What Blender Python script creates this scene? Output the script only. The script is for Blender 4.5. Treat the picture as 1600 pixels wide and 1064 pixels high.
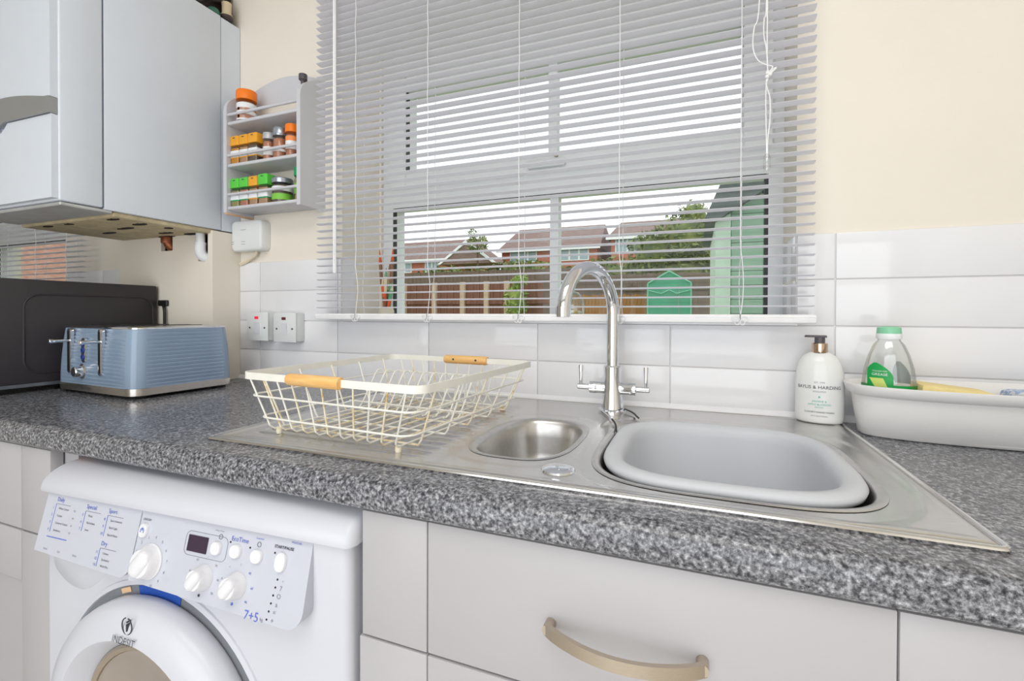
import bpy, bmesh, math, random
from mathutils import Vector, Matrix
random.seed(7)
for o in list(bpy.data.objects): bpy.data.objects.remove(o, do_unlink=True)
SC = bpy.context.scene; COL = SC.collection
R = math.radians; PI = math.pi

# ------------------------------------------------------------------ camera
cam_d = bpy.data.cameras.new('camera'); cam = bpy.data.objects.new('camera', cam_d); COL.objects.link(cam)
cam_d.sensor_fit = 'HORIZONTAL'; cam_d.sensor_width = 36.0
cam_d.lens = 733.46 * 36.0 / 1600.0
cam_d.shift_y = -34.5 / 1600.0
cam_d.clip_start = 0.02; cam_d.clip_end = 300
yaw, pitch, roll = 0.3723, -0.0085, 0.0029
fw = Vector((-math.sin(yaw)*math.cos(pitch), math.cos(yaw)*math.cos(pitch), math.sin(pitch)))
rt = Vector((math.cos(yaw), math.sin(yaw), 0)); up = rt.cross(fw)
r2 = rt*math.cos(roll) + up*math.sin(roll); u2 = up*math.cos(roll) - rt*math.sin(roll)
M = Matrix((r2, u2, -fw)).transposed().to_4x4(); M.translation = Vector((1.0718, -1.0703, 1.1036))
cam.matrix_world = M
SC.camera = cam

# ------------------------------------------------------------------ world, exposure
W = bpy.data.worlds.new('overcast_sky'); SC.world = W; W.use_nodes = True
bg = W.node_tree.nodes['Background']
bg.inputs['Color'].default_value = (0.93, 0.965, 1.0, 1); bg.inputs['Strength'].default_value = 1.6
vs = SC.view_settings; vs.view_transform = 'Standard'; vs.look = 'None'; vs.gamma = 1.0; vs.use_curve_mapping = False
vs.exposure = 0.0

def area_light(name, loc, rot, sx, sy, power, col=(1, 1, 1)):
    l = bpy.data.lights.new(name, 'AREA'); l.shape = 'RECTANGLE'; l.size = sx; l.size_y = sy; l.energy = power; l.color = col
    o = bpy.data.objects.new(name, l); COL.objects.link(o); o.location = loc; o.rotation_euler = rot
    return o
# added fill lights: overhead, and in an invented doorway behind the camera
area_light('overhead_fill_light', (0.95, -1.55, 2.36), (0, 0, 0), 1.2, 0.9, 15, (1.0, 0.965, 0.92))
area_light('rear_fill_light', (0.75, -2.93, 1.2), (R(90), 0, 0), 2.2, 2.0, 24, (0.95, 0.98, 1.0))

# ------------------------------------------------------------------ materials
MATS = {}
def lin(c):
    return tuple((x/255/12.92) if x/255 <= 0.04045 else ((x/255+0.055)/1.055)**2.4 for x in c)
def mat(name, rgb, rough=0.5, metal=0.0, var=0.03, scale=20.0, bump=0.0, bscale=None, trans=0.0, coat=0.0, emit=0.0, spec=0.5, ior=1.45, stretch=None):
    if name in MATS: return MATS[name]
    m = bpy.data.materials.new(name); m.use_nodes = True; nt = m.node_tree; N = nt.nodes
    b = N['Principled BSDF']; c = lin(rgb)
    tc = N.new('ShaderNodeTexCoord'); mp = N.new('ShaderNodeMapping')
    if stretch: mp.inputs['Scale'].default_value = stretch
    nt.links.new(tc.outputs['Object'], mp.inputs['Vector'])
    nz = N.new('ShaderNodeTexNoise'); nz.inputs['Scale'].default_value = scale; nz.inputs['Detail'].default_value = 4
    nt.links.new(mp.outputs['Vector'], nz.inputs['Vector'])
    rp = N.new('ShaderNodeValToRGB')
    rp.color_ramp.elements[0].position = 0.3; rp.color_ramp.elements[1].position = 0.7
    rp.color_ramp.elements[0].color = tuple(max(0, x*(1-var)) for x in c)+(1,)
    rp.color_ramp.elements[1].color = tuple(min(1, x*(1+var)) for x in c)+(1,)
    nt.links.new(nz.outputs['Fac'], rp.inputs['Fac']); nt.links.new(rp.outputs['Color'], b.inputs['Base Color'])
    b.inputs['Roughness'].default_value = rough; b.inputs['Metallic'].default_value = metal
    b.inputs['IOR'].default_value = ior
    b.inputs['Specular IOR Level'].default_value = spec
    b.inputs['Transmission Weight'].default_value = trans; b.inputs['Coat Weight'].default_value = coat
    if emit:
        b.inputs['Emission Color'].default_value = c+(1,); b.inputs['Emission Strength'].default_value = emit
    if bump:
        nb = N.new('ShaderNodeTexNoise'); nb.inputs['Scale'].default_value = bscale or scale*4; nb.inputs['Detail'].default_value = 3
        nt.links.new(mp.outputs['Vector'], nb.inputs['Vector'])
        bp = N.new('ShaderNodeBump'); bp.inputs['Strength'].default_value = bump; bp.inputs['Distance'].default_value = 0.002
        nt.links.new(nb.outputs['Fac'], bp.inputs['Height']); nt.links.new(bp.outputs['Normal'], b.inputs['Normal'])
    MATS[name] = m; return m
def ramp_mat(name, scale, stops, rough=0.4, detail=3.0, tex='noise', spec=0.5, stretch=None, metal=0.0, rr=None):
    m = bpy.data.materials.new(name); m.use_nodes = True; nt = m.node_tree; N = nt.nodes; b = N['Principled BSDF']
    tc = N.new('ShaderNodeTexCoord'); mp = N.new('ShaderNodeMapping')
    if stretch: mp.inputs['Scale'].default_value = stretch
    nt.links.new(tc.outputs['Object'], mp.inputs['Vector'])
    if tex == 'noise':
        t = N.new('ShaderNodeTexNoise'); t.inputs['Detail'].default_value = detail; t.inputs['Roughness'].default_value = 0.68
    elif tex == 'brick':
        t = None
    else:
        t = N.new('ShaderNodeTexVoronoi')
    t.inputs['Scale'].default_value = scale
    nt.links.new(mp.outputs['Vector'], t.inputs['Vector'])
    rp = N.new('ShaderNodeValToRGB'); cr = rp.color_ramp
    while len(cr.elements) < len(stops): cr.elements.new(0.5)
    for e, (p, c) in zip(cr.elements, stops): e.position = p; e.color = lin(c)+(1,)
    nt.links.new(t.outputs[0], rp.inputs['Fac']); nt.links.new(rp.outputs['Color'], b.inputs['Base Color'])
    b.inputs['Roughness'].default_value = rough; b.inputs['Specular IOR Level'].default_value = spec; b.inputs['Metallic'].default_value = metal
    MATS[name] = m; return m
def glass_mat(name, tint=(1, 1, 1), gloss=0.08, rough=0.02):
    m = bpy.data.materials.new(name); m.use_nodes = True; nt = m.node_tree; N = nt.nodes
    for n in list(N): N.remove(n)
    out = N.new('ShaderNodeOutputMaterial'); mx = N.new('ShaderNodeMixShader'); tr = N.new('ShaderNodeBsdfTransparent'); gl = N.new('ShaderNodeBsdfGlossy')
    lw = N.new('ShaderNodeLayerWeight'); lw.inputs['Blend'].default_value = 0.25
    mm = N.new('ShaderNodeMath'); mm.operation = 'MULTIPLY_ADD'; mm.inputs[1].default_value = 0.5; mm.inputs[2].default_value = gloss
    nt.links.new(lw.outputs['Fresnel'], mm.inputs[0])
    tr.inputs['Color'].default_value = tint+(1,); gl.inputs['Roughness'].default_value = rough
    nt.links.new(mm.outputs[0], mx.inputs['Fac']); nt.links.new(tr.outputs[0], mx.inputs[1]); nt.links.new(gl.outputs[0], mx.inputs[2])
    nt.links.new(mx.outputs[0], out.inputs['Surface']); MATS[name] = m; return m

m_wall = mat('cream_emulsion', (234, 227, 215), 0.75, var=0.012, scale=6, bump=0.12, bscale=130)
m_ceil = mat('ceiling_white', (240, 238, 233), 0.8)
m_floor = mat('vinyl_floor', (226, 222, 215), 0.5, var=0.08, scale=8)
m_tile = mat('glazed_tile_white', (233, 233, 236), 0.09, var=0.01, scale=5, bump=0.03, bscale=18)
m_grout = mat('white_grout', (222, 220, 220), 0.8)
m_seal = mat('white_silicone', (236, 236, 238), 0.3)
m_upvc = mat('white_upvc', (226, 229, 229), 0.3, var=0.01)
m_slat = mat('blind_slat_white', (240, 240, 244), 0.4, var=0.01)
_nt = m_slat.node_tree; _tl = _nt.nodes.new('ShaderNodeBsdfTranslucent'); _tl.inputs['Color'].default_value = (0.93, 0.93, 0.96, 1)
_mx = _nt.nodes.new('ShaderNodeMixShader'); _mx.inputs['Fac'].default_value = 0.6
_nt.links.new(_nt.nodes['Principled BSDF'].outputs[0], _mx.inputs[1]); _nt.links.new(_tl.outputs[0], _mx.inputs[2]); _nt.links.new(_mx.outputs[0], _nt.nodes['Material Output'].inputs['Surface'])
m_cord = mat('blind_cord_white', (240, 240, 242), 0.7)
m_clear = glass_mat('clear_plastic', (0.97, 0.98, 0.98), 0.10, 0.06)
m_pane = glass_mat('window_glass', (0.985, 0.99, 0.985), 0.0, 0.0)
m_dark = mat('dark_gasket', (62, 66, 66), 0.6)
m_black = mat('black_plastic', (26, 25, 28), 0.4)
m_granite = ramp_mat('speckled_laminate', 225, [(0.31, (32, 32, 36)), (0.42, (76, 77, 83)), (0.51, (116, 117, 122)), (0.60, (150, 151, 157)), (0.72, (198, 198, 202))], 0.23, 3.0)
m_steel = mat('stainless_steel', (206, 204, 202), 0.24, 1.0, 0.06, 60, stretch=(1, 9, 1))
m_bowlst = mat('stainless_bowl', (198, 196, 194), 0.3, 1.0, 0.05, 90)
m_chromeb = mat('brushed_chrome', (214, 208, 202), 0.26, 1.0, 0.03, 40, stretch=(1, 1, 20))
m_chrome = mat('chrome', (226, 228, 232), 0.06, 1.0, 0.01)
m_brnick = mat('brushed_nickel', (196, 184, 168), 0.32, 1.0, 0.05, 40, stretch=(1, 30, 30))
m_basin = mat('grey_plastic_basin', (203, 206, 212), 0.42, var=0.01)
m_wire = mat('cream_coated_wire', (238, 236, 228), 0.4, var=0.03, scale=40)
m_rust = ramp_mat('wire_rusty', 60, [(0.40, (238, 233, 216)), (0.56, (236, 222, 186)), (0.68, (205, 160, 84))], 0.5)
m_wood = ramp_mat('beech_handle', 14, [(0.3, (226, 170, 98)), (0.55, (238, 190, 122)), (0.75, (244, 206, 146))], 0.45, stretch=(1, 8, 8))
m_cab = mat('cabinet_grey', (181, 179, 182), 0.42, var=0.012, scale=5)
m_raw = mat('raw_chipboard', (176, 116, 78), 0.8, var=0.2, scale=90)
m_boil = mat('boiler_white', (218, 225, 235), 0.32, var=0.01)
m_boilseam = mat('boiler_seam', (120, 128, 140), 0.5)
m_silver = mat('boiler_silver', (170, 172, 174), 0.38, 0.6, 0.03, 200)
m_galv = mat('galvanised_plate', (198, 199, 198), 0.45, 0.3, 0.1, 18)
m_beige = mat('aged_beige_plastic', (196, 182, 150), 0.6, var=0.16, scale=30)
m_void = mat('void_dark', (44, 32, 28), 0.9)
m_copper = ramp_mat('tarnished_copper', 30, [(0.3, (92, 50, 36)), (0.55, (150, 88, 58)), (0.75, (176, 116, 82))], 0.4, metal=0.6)
m_pipe = mat('white_plastic_pipe', (228, 231, 236), 0.35)
m_rack = mat('grey_painted_rack', (205, 205, 210), 0.5, var=0.015)
m_rackraw = mat('raw_pine_edge', (226, 188, 150), 0.7, var=0.06)
m_mw = mat('microwave_black', (52, 49, 53), 0.42, var=0.1, scale=600, bump=0.25, bscale=900)
m_mwtrim = mat('microwave_base_trim', (120, 126, 134), 0.35, 0.5)
m_toast = mat('toaster_blue_grey', (142, 162, 186), 0.22, var=0.02, coat=0.3)
m_led = mat('toaster_button_blue', (40, 62, 128), 0.25)
m_white = mat('appliance_white', (206, 208, 217), 0.3, var=0.008)
m_fascia = mat('fascia_white', (196, 199, 210), 0.33, var=0.008)
m_knobw = mat('knob_white', (226, 226, 231), 0.3, var=0.005)
m_grey = mat('print_grey', (138, 142, 154), 0.6)
m_dgrey = mat('print_dark', (66, 70, 80), 0.6)
m_blue = mat('print_blue', (92, 112, 200), 0.6)
m_disp = mat('display_purple', (62, 48, 66), 0.25)
m_sticker = mat('blue_sticker', (38, 84, 176), 0.5)
m_drumg = glass_mat('door_glass', (0.86, 0.80, 0.74), 0.10, 0.03)
m_drum = mat('drum_interior', (168, 150, 138), 0.4, 0.3, 0.06, 12)
m_gapshade = mat('door_gap_grey', (122, 126, 132), 0.5)
m_orange = mat('lid_orange', (250, 128, 22), 0.4)
m_yellow = mat('lid_amber', (238, 168, 46), 0.4)
m_green = mat('lid_green', (92, 204, 72), 0.4)
m_dgreen = mat('lid_dark_green', (0, 160, 96), 0.4)
m_lidgrey = mat('lid_grey', (190, 190, 194), 0.35, 0.3)
m_lidsil = mat('lid_silver', (170, 176, 188), 0.25, 0.8)
m_label = mat('white_label', (236, 238, 240), 0.5)
m_lab_or = mat('orange_label', (246, 150, 84), 0.5)
m_lab_gr = mat('green_label', (126, 196, 70), 0.5)
m_sp1 = mat('turmeric', (214, 146, 44), 0.7, var=0.15, scale=300)
m_sp2 = mat('ground_spice', (186, 146, 108), 0.7, var=0.12, scale=300)
m_sp3 = mat('dried_herb', (160, 148, 96), 0.8, var=0.3, scale=300)
m_sp4 = mat('paprika', (190, 126, 96), 0.7, var=0.12, scale=300)
m_sp5 = mat('dark_spice', (104, 88, 76), 0.7, var=0.2, scale=300)
m_jar = glass_mat('jar_glass', (0.95, 0.96, 0.96), 0.05, 0.03)
m_soap = mat('pearly_soap_bottle', (232, 233, 232), 0.3, var=0.01, coat=0.3)
m_rose = mat('rose_gold_collar', (208, 182, 160), 0.12, 1.0, 0.02)
m_pumpd = mat('pump_charcoal', (84, 80, 86), 0.4)
m_tray = mat('white_tray_plastic', (238, 237, 236), 0.28, var=0.005)
m_cap = mat('mint_cap', (140, 208, 170), 0.4)
m_lab2 = mat('detergent_green', (22, 160, 78), 0.4)
m_lime = mat('lime_print', (206, 222, 120), 0.5)
m_sponge = mat('yellow_cloth', (246, 226, 160), 0.9, var=0.05, scale=90, bump=0.5, bscale=300)
m_bluew = ramp_mat('blue_patterned', 70, [(0.44, (226, 232, 242)), (0.5, (120, 156, 214)), (0.6, (232, 236, 244))], 0.5)
m_red = mat('neon_red', (226, 42, 66), 0.4, emit=0.4)
m_dred = mat('neon_off', (110, 44, 56), 0.4)
m_cream = mat('cream_cable', (226, 214, 190), 0.5)

# ------------------------------------------------------------------ mesh helpers
class MB:
    def __init__(s): s.v = []; s.f = []; s.M = None
    def add(s, vs, fs):
        n = len(s.v)
        if s.M: vs = [tuple(s.M @ Vector(v)) for v in vs]
        s.v += [tuple(v) for v in vs]; s.f += [tuple(i+n for i in f) for f in fs]; return s
    def box(s, x0, x1, y0, y1, z0, z1, b=0.0, seg=1):
        if b <= 0:
            return s.add([(x0,y0,z0),(x1,y0,z0),(x1,y1,z0),(x0,y1,z0),(x0,y0,z1),(x1,y0,z1),(x1,y1,z1),(x0,y1,z1)],
                         [(0,3,2,1),(4,5,6,7),(0,1,5,4),(1,2,6,5),(2,3,7,6),(3,0,4,7)])
        bm = bmesh.new(); bmesh.ops.create_cube(bm, size=1)
        for v in bm.verts: v.co = Vector(((x0+x1)/2+v.co.x*(x1-x0), (y0+y1)/2+v.co.y*(y1-y0), (z0+z1)/2+v.co.z*(z1-z0)))
        bmesh.ops.bevel(bm, geom=list(bm.edges), offset=b, segments=seg, profile=0.5, affect='EDGES')
        bm.verts.index_update()
        s.add([v.co[:] for v in bm.verts], [[v.index for v in f.verts] for f in bm.faces]); bm.free(); return s
    def loft(s, rings, closed=True, caps=(True, True)):
        n = len(rings[0]); vs = [p for r in rings for p in r]; fs = []
        for i in range(len(rings)-1):
            for j in range(n if closed else n-1):
                k = (j+1) % n
                fs.append((i*n+j, i*n+k, (i+1)*n+k, (i+1)*n+j))
        if caps[0]: fs.append(tuple(range(n-1, -1, -1)))
        if caps[1]: fs.append(tuple((len(rings)-1)*n+j for j in range(n)))
        return s.add(vs, fs)
    def lathe(s, prof, c=(0, 0, 0), seg=20, axis='z', caps=(True, True), sx=1.0, sy=1.0):
        rings = []
        for r, h in prof:
            ring = []
            for j in range(seg):
                a = 2*PI*j/seg; p = (r*math.cos(a)*sx, r*math.sin(a)*sy, h)
                if axis == 'x': p = (p[2], p[0], p[1])
                if axis == 'y': p = (p[1], p[2], p[0])
                ring.append((c[0]+p[0], c[1]+p[1], c[2]+p[2]))
            rings.append(ring)
        return s.loft(rings, True, caps)
    def tube(s, pts, r, seg=8, closed=False, radii=None):
        pts = [Vector(p) for p in pts]; n = len(pts); rings = []; prev = None
        for i, p in enumerate(pts):
            if closed: t = pts[(i+1) % n]-pts[(i-1) % n]
            else: t = pts[min(i+1, n-1)]-pts[max(i-1, 0)]
            t.normalize()
            if prev is None:
                a = Vector((0, 0, 1)) if abs(t.z) < 0.9 else Vector((1, 0, 0)); u = t.cross(a).normalized()
            else:
                u = prev - t*prev.dot(t)
                u = u.normalized() if u.length > 1e-6 else t.orthogonal().normalized()
            prev = u; w = t.cross(u); rr = radii[i] if radii else r
            rings.append([tuple(p+(u*math.cos(2*PI*j/seg)+w*math.sin(2*PI*j/seg))*rr) for j in range(seg)])
        if closed: rings.append(rings[0]); return s.loft(rings, True, (False, False))
        return s.loft(rings)
    def prism(s, poly, axis, a, b):
        n = len(poly)
        def P(p, h):
            return (p[0], p[1], h) if axis == 'z' else ((h, p[0], p[1]) if axis == 'x' else (p[0], h, p[1]))
        return s.add([P(p, a) for p in poly]+[P(p, b) for p in poly],
                     [tuple(range(n-1, -1, -1)), tuple(range(n, 2*n))]+[(i, (i+1) % n, n+(i+1) % n, n+i) for i in range(n)])
    def mesh(s, name, ma, ang=35):
        me = bpy.data.meshes.new(name); me.from_pydata(s.v, [], s.f); me.materials.append(ma)
        bm = bmesh.new(); bm.from_mesh(me); bmesh.ops.remove_doubles(bm, verts=bm.verts, dist=1e-6)
        bmesh.ops.recalc_face_normals(bm, faces=bm.faces); bm.to_mesh(me); bm.free()
        if ang:
            me.polygons.foreach_set('use_smooth', [True]*len(me.polygons)); me.set_sharp_from_angle(angle=R(ang))
        me.update(); return me
    def build(s, name, ma, parent=None, ang=35):
        o = bpy.data.objects.new(name, s.mesh(name, ma, ang)); COL.objects.link(o)
        if parent: o.parent = parent
        return o
def tag(o, label=None, cat=None, group=None, kind=None):
    if label: o['label'] = label
    if cat: o['category'] = cat
    if group: o['group'] = group
    if kind: o['kind'] = kind
    return o
def thing(name, label, cat, loc=(0, 0, 0), rz=0.0, group=None):
    o = bpy.data.objects.new(name, None); COL.objects.link(o); o.location = loc; o.rotation_euler = (0, 0, rz); o.empty_display_size = 0.05
    return tag(o, label, cat, group)
def inst(name, me, parent=None, loc=(0, 0, 0), rot=(0, 0, 0)):
    o = bpy.data.objects.new(name, me); COL.objects.link(o); o.location = loc; o.rotation_euler = rot
    if parent: o.parent = parent
    return o
def B(*a, **k): return MB().box(*a, **k)
def rrect(cx, cy, hx, hy, r, n=6):
    out = []
    for (sx, sy, a0) in ((1, 1, 0), (-1, 1, 90), (-1, -1, 180), (1, -1, 270)):
        for i in range(n+1):
            a = R(a0+90*i/n); out.append((cx+sx*(hx-r)+r*math.cos(a), cy+sy*(hy-r)+r*math.sin(a)))
    return out
def superell(cx, cy, hx, hy, e, n=64):
    out = []
    for i in range(n):
        a = 2*PI*i/n; c, s = math.cos(a), math.sin(a)
        out.append((cx+hx*math.copysign(abs(c)**(2/e), c), cy+hy*math.copysign(abs(s)**(2/e), s)))
    return out
def smooth_path(pts, n=6):
    P = [Vector(p) for p in pts]; out = []
    for i in range(len(P)-1):
        p0 = P[max(i-1, 0)]; p1 = P[i]; p2 = P[i+1]; p3 = P[min(i+2, len(P)-1)]
        for k in range(n):
            t = k/n
            out.append(0.5*((2*p1)+(p2-p0)*t+(2*p0-5*p1+4*p2-p3)*t*t+(3*p1-p0-3*p2+p3)*t**3))
    out.append(P[-1]); return out
def text_mesh(txt, size, ma, align='CENTER', extrude=0.0, bold=0.0):
    c = bpy.data.curves.new('lettering', 'FONT'); c.body = txt; c.size = size; c.align_x = align; c.align_y = 'CENTER'; c.extrude = extrude; c.offset = bold
    c.resolution_u = 3
    o = bpy.data.objects.new('lettering', c); COL.objects.link(o)
    bpy.context.view_layer.update()
    me = bpy.data.meshes.new_from_object(o.evaluated_get(bpy.context.evaluated_depsgraph_get()))
    bpy.data.objects.remove(o, do_unlink=True); bpy.data.curves.remove(c)
    me.materials.clear(); me.materials.append(ma); me.name = 'lettering'
    return me
def put_text(txt, size, ma, mtx, parent, align='CENTER', name='lettering', bold=0.0):
    me = text_mesh(txt, size, ma, align, bold=bold); o = bpy.data.objects.new(name, me); COL.objects.link(o)
    o.parent = parent; o.matrix_local = mtx; return o
FRONT = Matrix.Rotation(R(90), 4, 'X')      # text lying in XZ, facing -Y

# ================================================================== the room
WX0, WX1 = 0.1305, 1.2574          # main window opening
SILL = 1.083; HEAD = 1.93; YW = 0.005; YB = 0.30; D = 0.15
V0, V1 = -2.25, -1.22              # second window opening
st = lambda o: tag(o, kind='structure')
st(B(-2.6, 2.3, -3.0, 0.3, -0.1, 0.0).build('floor', m_floor, ang=0))
st(B(-2.6, 2.3, -3.0, 0.3, 2.45, 2.55).build('ceiling', m_ceil, ang=0))
w = MB()
w.box(-2.6, V0, YW, YB, 0, 2.45).box(V1, WX0, YW, YB, 0, 2.45).box(WX1, 2.3, YW, YB, 0, 2.45)
for a, b_ in ((V0, V1), (WX0, WX1)):
    w.box(a, b_, YW, YB, 0, SILL).box(a, b_, YW, YB, HEAD, 2.45)
w.prism([(WX0, YW), (WX0+0.03, D), (WX0, D)], 'z', SILL, HEAD)          # splayed plaster of the left reveal
wall_back = st(w.build('wall_back', m_wall, ang=0))
st(B(-2.7, -2.6, -3.0, 0.3, 0, 2.45).build('wall_left', m_wall, ang=0))
st(B(2.3, 2.4, -3.0, 0.3, 0, 2.45).build('wall_right', m_wall, ang=0))
w = MB().box(-2.6, -0.4, -3.1, -3.0, 0, 2.45).box(1.9, 2.3, -3.1, -3.0, 0, 2.45).box(-0.4, 1.9, -3.1, -3.0, 2.25, 2.45)
st(w.build('wall_front', m_wall, ang=0))
# door frame added behind the camera, round the opening of the fill light
dr = st(MB().box(-0.4, -0.33, -3.08, -3.02, 0, 2.25).box(1.83, 1.9, -3.08, -3.02, 0, 2.25).box(0.71, 0.79, -3.08, -3.02, 0, 2.25)
        .box(-0.33, 1.83, -3.08, -3.02, 2.18, 2.25).box(-0.33, 1.83, -3.08, -3.02, 0, 0.08).build('fill_door_1', m_upvc, ang=0))
# housing added above the overhead fill light (declared at the top)
cl = thing('fill_light_panel', 'added flat white fill light panel above the camera', 'fill light', (0.95, -1.55, 2.37))
MB().box(-0.63, 0.63, -0.48, 0.48, 0.02, 0.08, b=0.01).build('housing', m_upvc, cl)

# boxed-in pipe casing below the boiler, hollow with two notches
bx0, bx1, by = -0.712, -0.271, -0.0896
zt = 1.352
n1a, n1b, n1z = -0.503, -0.449, 1.300
n2a, n2b, n2z = -0.333, -0.291, 1.262
pb = MB()
for xa, xb, za in ((bx0, n1a, 0.9), (n1a, n1b, 0.9), (n1b, n2a, 0.9), (n2a, n2b, 0.9), (n2b, bx1, 0.9)):
    zz = n1z if xa == n1a else (n2z if xa == n2a else zt)
    pb.box(xa, xb, by, by+0.012, za, zz)
pb.box(bx1-0.012, bx1, by+0.012, YW, 0.9, zt).box(bx0, bx0+0.012, by+0.012, YW, 0.9, zt)
st(pb.build('wall_boxing', m_wall, ang=0))
st(B(bx0+0.013, bx1-0.013, -0.02, -0.01, 0.905, zt-0.002).build('trim_boxing_shade', m_void, ang=0))  # dark sheet paints the shade inside the hollow casing

# splashback tiles: every tile is its own piece of the wall
TW, TH, G = 0.3014, 0.0904, 0.0022
ZR = [0.9022, 0.9925, 1.0829, 1.1733, 1.2636]
X0 = -0.184
cols = [-0.271]+[X0+TW*i for i in range(0, 9)]
cache = {}
def tile(x0, x1, z0, z1, parent=wall_back, loc=None, rot=(0, 0, 0)):
    wv, hv = round(x1-x0-G, 4), round(z1-z0-G, 4)
    if (wv, hv) not in cache:
        cache[(wv, hv)] = MB().box(-wv/2, wv/2, 0, 0.006, -hv/2, hv/2, b=0.0012, seg=2).mesh('tile', m_tile)
    return inst('tile', cache[(wv, hv)], parent, loc or ((x0+x1)/2, 0.0, (z0+z1)/2), rot)
for r in range(4):
    for i in range(len(cols)-1):
        a, b_ = cols[i], min(cols[i+1], 2.3)
        if b_-a < 0.01: continue
        if r < 2: tile(a, b_, ZR[r], ZR[r+1]); continue
        for lo, hi in ((a, min(b_, WX0-0.001)), (max(a, WX1+0.001), b_)):
            if hi-lo > 0.006: tile(lo, hi, ZR[r], ZR[r+1])
for r in range(4):
    for a, b_ in ((-0.974, -0.715), (-1.2, -0.974)):
        if r == 3 or b_ > -0.98: tile(a, b_, ZR[r], ZR[r+1])
for r in (2, 3):                                                         # tiles turned into the window reveals
    aL = math.atan2(0.03, D)
    tile(0, 0.145, ZR[r], ZR[r+1], loc=(WX0+0.015-0.0005, 0.076, (ZR[r]+ZR[r+1])/2), rot=(0, 0, R(90)-aL))
    tile(0, 0.143, ZR[r], ZR[r+1], loc=(WX1-0.0005, 0.078, (ZR[r]+ZR[r+1])/2), rot=(0, 0, R(-90)))
st(B(-0.271, 2.3, -0.004, YW+0.001, 0.9, 1.262).build('trim_grout', m_grout, ang=0))
bpy.data.objects['trim_grout'].data.clear_geometry()
g = MB().box(-0.271, WX0, 0.0032, 0.0062, 0.9, 1.262).box(WX1, 2.3, 0.0032, 0.0062, 0.9, 1.262).box(WX0, WX1, 0.0032, 0.0062, 0.9, SILL)
gm = g.mesh('trim_grout', m_grout, 0); bpy.data.objects['trim_grout'].data = gm
pr = [(0.0, 0.9), (-0.009, 0.9), (-0.008, 0.9045), (-0.004, 0.909), (0.0, 0.912)]
st(MB().prism(pr, 'x', -0.27, 2.3).build('trim_sealant', m_seal))

# ------------------------------------------------------------------ windows
def window(name, x0, x1, gx0, gx1, bar):
    fr = MB(); y0, y1 = D, D+0.06
    zb, zt_ = SILL, HEAD
    fr.box(x0, gx0-0.004, y0, y1, zb, zt_).box(gx1+0.004, x1, y0, y1, zb, zt_)
    fr.box(gx0-0.004, gx1+0.004, y0, y1, zb, 1.104).box(gx0-0.004, gx1+0.004, y0, y1, 1.428, 1.489).box(gx0-0.004, gx1+0.004, y0, y1, 1.83, zt_)
    o = st(fr.build(name, m_upvc, ang=0))
    a, b_ = gx0-0.012, gx1+0.012
    s = MB()
    s.box(a, a+0.062, y0-0.018, y0+0.05, 1.487, 1.815, b=0.003).box(b_-0.062, b_, y0-0.018, y0+0.05, 1.487, 1.815, b=0.003)
    s.box(a+0.062, b_-0.062, y0-0.018, y0+0.05, 1.487, 1.527, b=0.003).box(a+0.062, b_-0.062, y0-0.018, y0+0.05, 1.775, 1.815, b=0.003)
    s.build('opening_sash', m_upvc, o, ang=0)
    k = MB()
    k.box(gx0-0.0045, gx0+0.0005, y0-0.001, y0+0.012, 1.104, 1.428).box(gx1-0.0035, gx1+0.0045, y0-0.001, y0+0.012, 1.104, 1.428).box(gx0, gx1, y0-0.001, y0+0.012, 1.4235, 1.429)
    k.box(a-0.0035, a-0.0005, y0-0.004, y0+0.02, 1.487, 1.815)
    k.box(a+0.0615, a+0.0645, y0-0.012, y0+0.004, 1.527, 1.775).box(b_-0.0645, b_-0.0615, y0-0.012, y0+0.004, 1.527, 1.775)
    k.build('gasket', m_dark, o, ang=0)
    B(gx0-0.003, gx1+0.003, y0+0.0125, y0+0.0165, 1.1035, 1.4285).build('pane', m_pane, o, 0)
    B(a+0.06, b_-0.06, y0+0.005, y0+0.009, 1.527, 1.775).build('pane', m_pane, o, 0)
    B(bar-0.012, bar+0.012, y0+0.012, y0+0.042, 1.104, 1.428).build('glazing_bar', m_upvc, o, 0)
    B(bar-0.012, bar+0.012, y0-0.006, y0+0.022, 1.527, 1.775).build('glazing_bar', m_upvc, o, 0)
    hx = bar+0.01
    MB().box(hx-0.075, hx+0.03, y0-0.032, y0-0.018, 1.494, 1.514, b=0.004, seg=2).build('window_handle', m_upvc, o)
    lk = MB().lathe([(0.0065, 0), (0.0065, -0.004), (0.005, -0.006)], (hx+0.004, y0-0.018, 1.526), 16, 'y'); lk.build('keyhole', m_brnick, o)
    B(hx-0.035, hx+0.03, y0-0.0335, y0-0.0318, 1.4985, 1.5015).build('handle_slot', m_black, o, 0)
    B(x0-0.028, x1+0.001, 0.0005, D+0.005, SILL+0.0003, SILL+0.006).build('window_sill', m_tile, o, 0)
    return o
window('window_1', WX0+0.03, WX1+0.002, 0.205, 1.222, 0.713)
window('window_2', V0, V1, -2.10, -1.33, -1.50)
for o in (bpy.data.objects['window_1'],):
    B(WX0, WX0+0.034, D-0.012, D+0.01, SILL, HEAD).build('plaster_bead', m_wall, o, 0)

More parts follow.
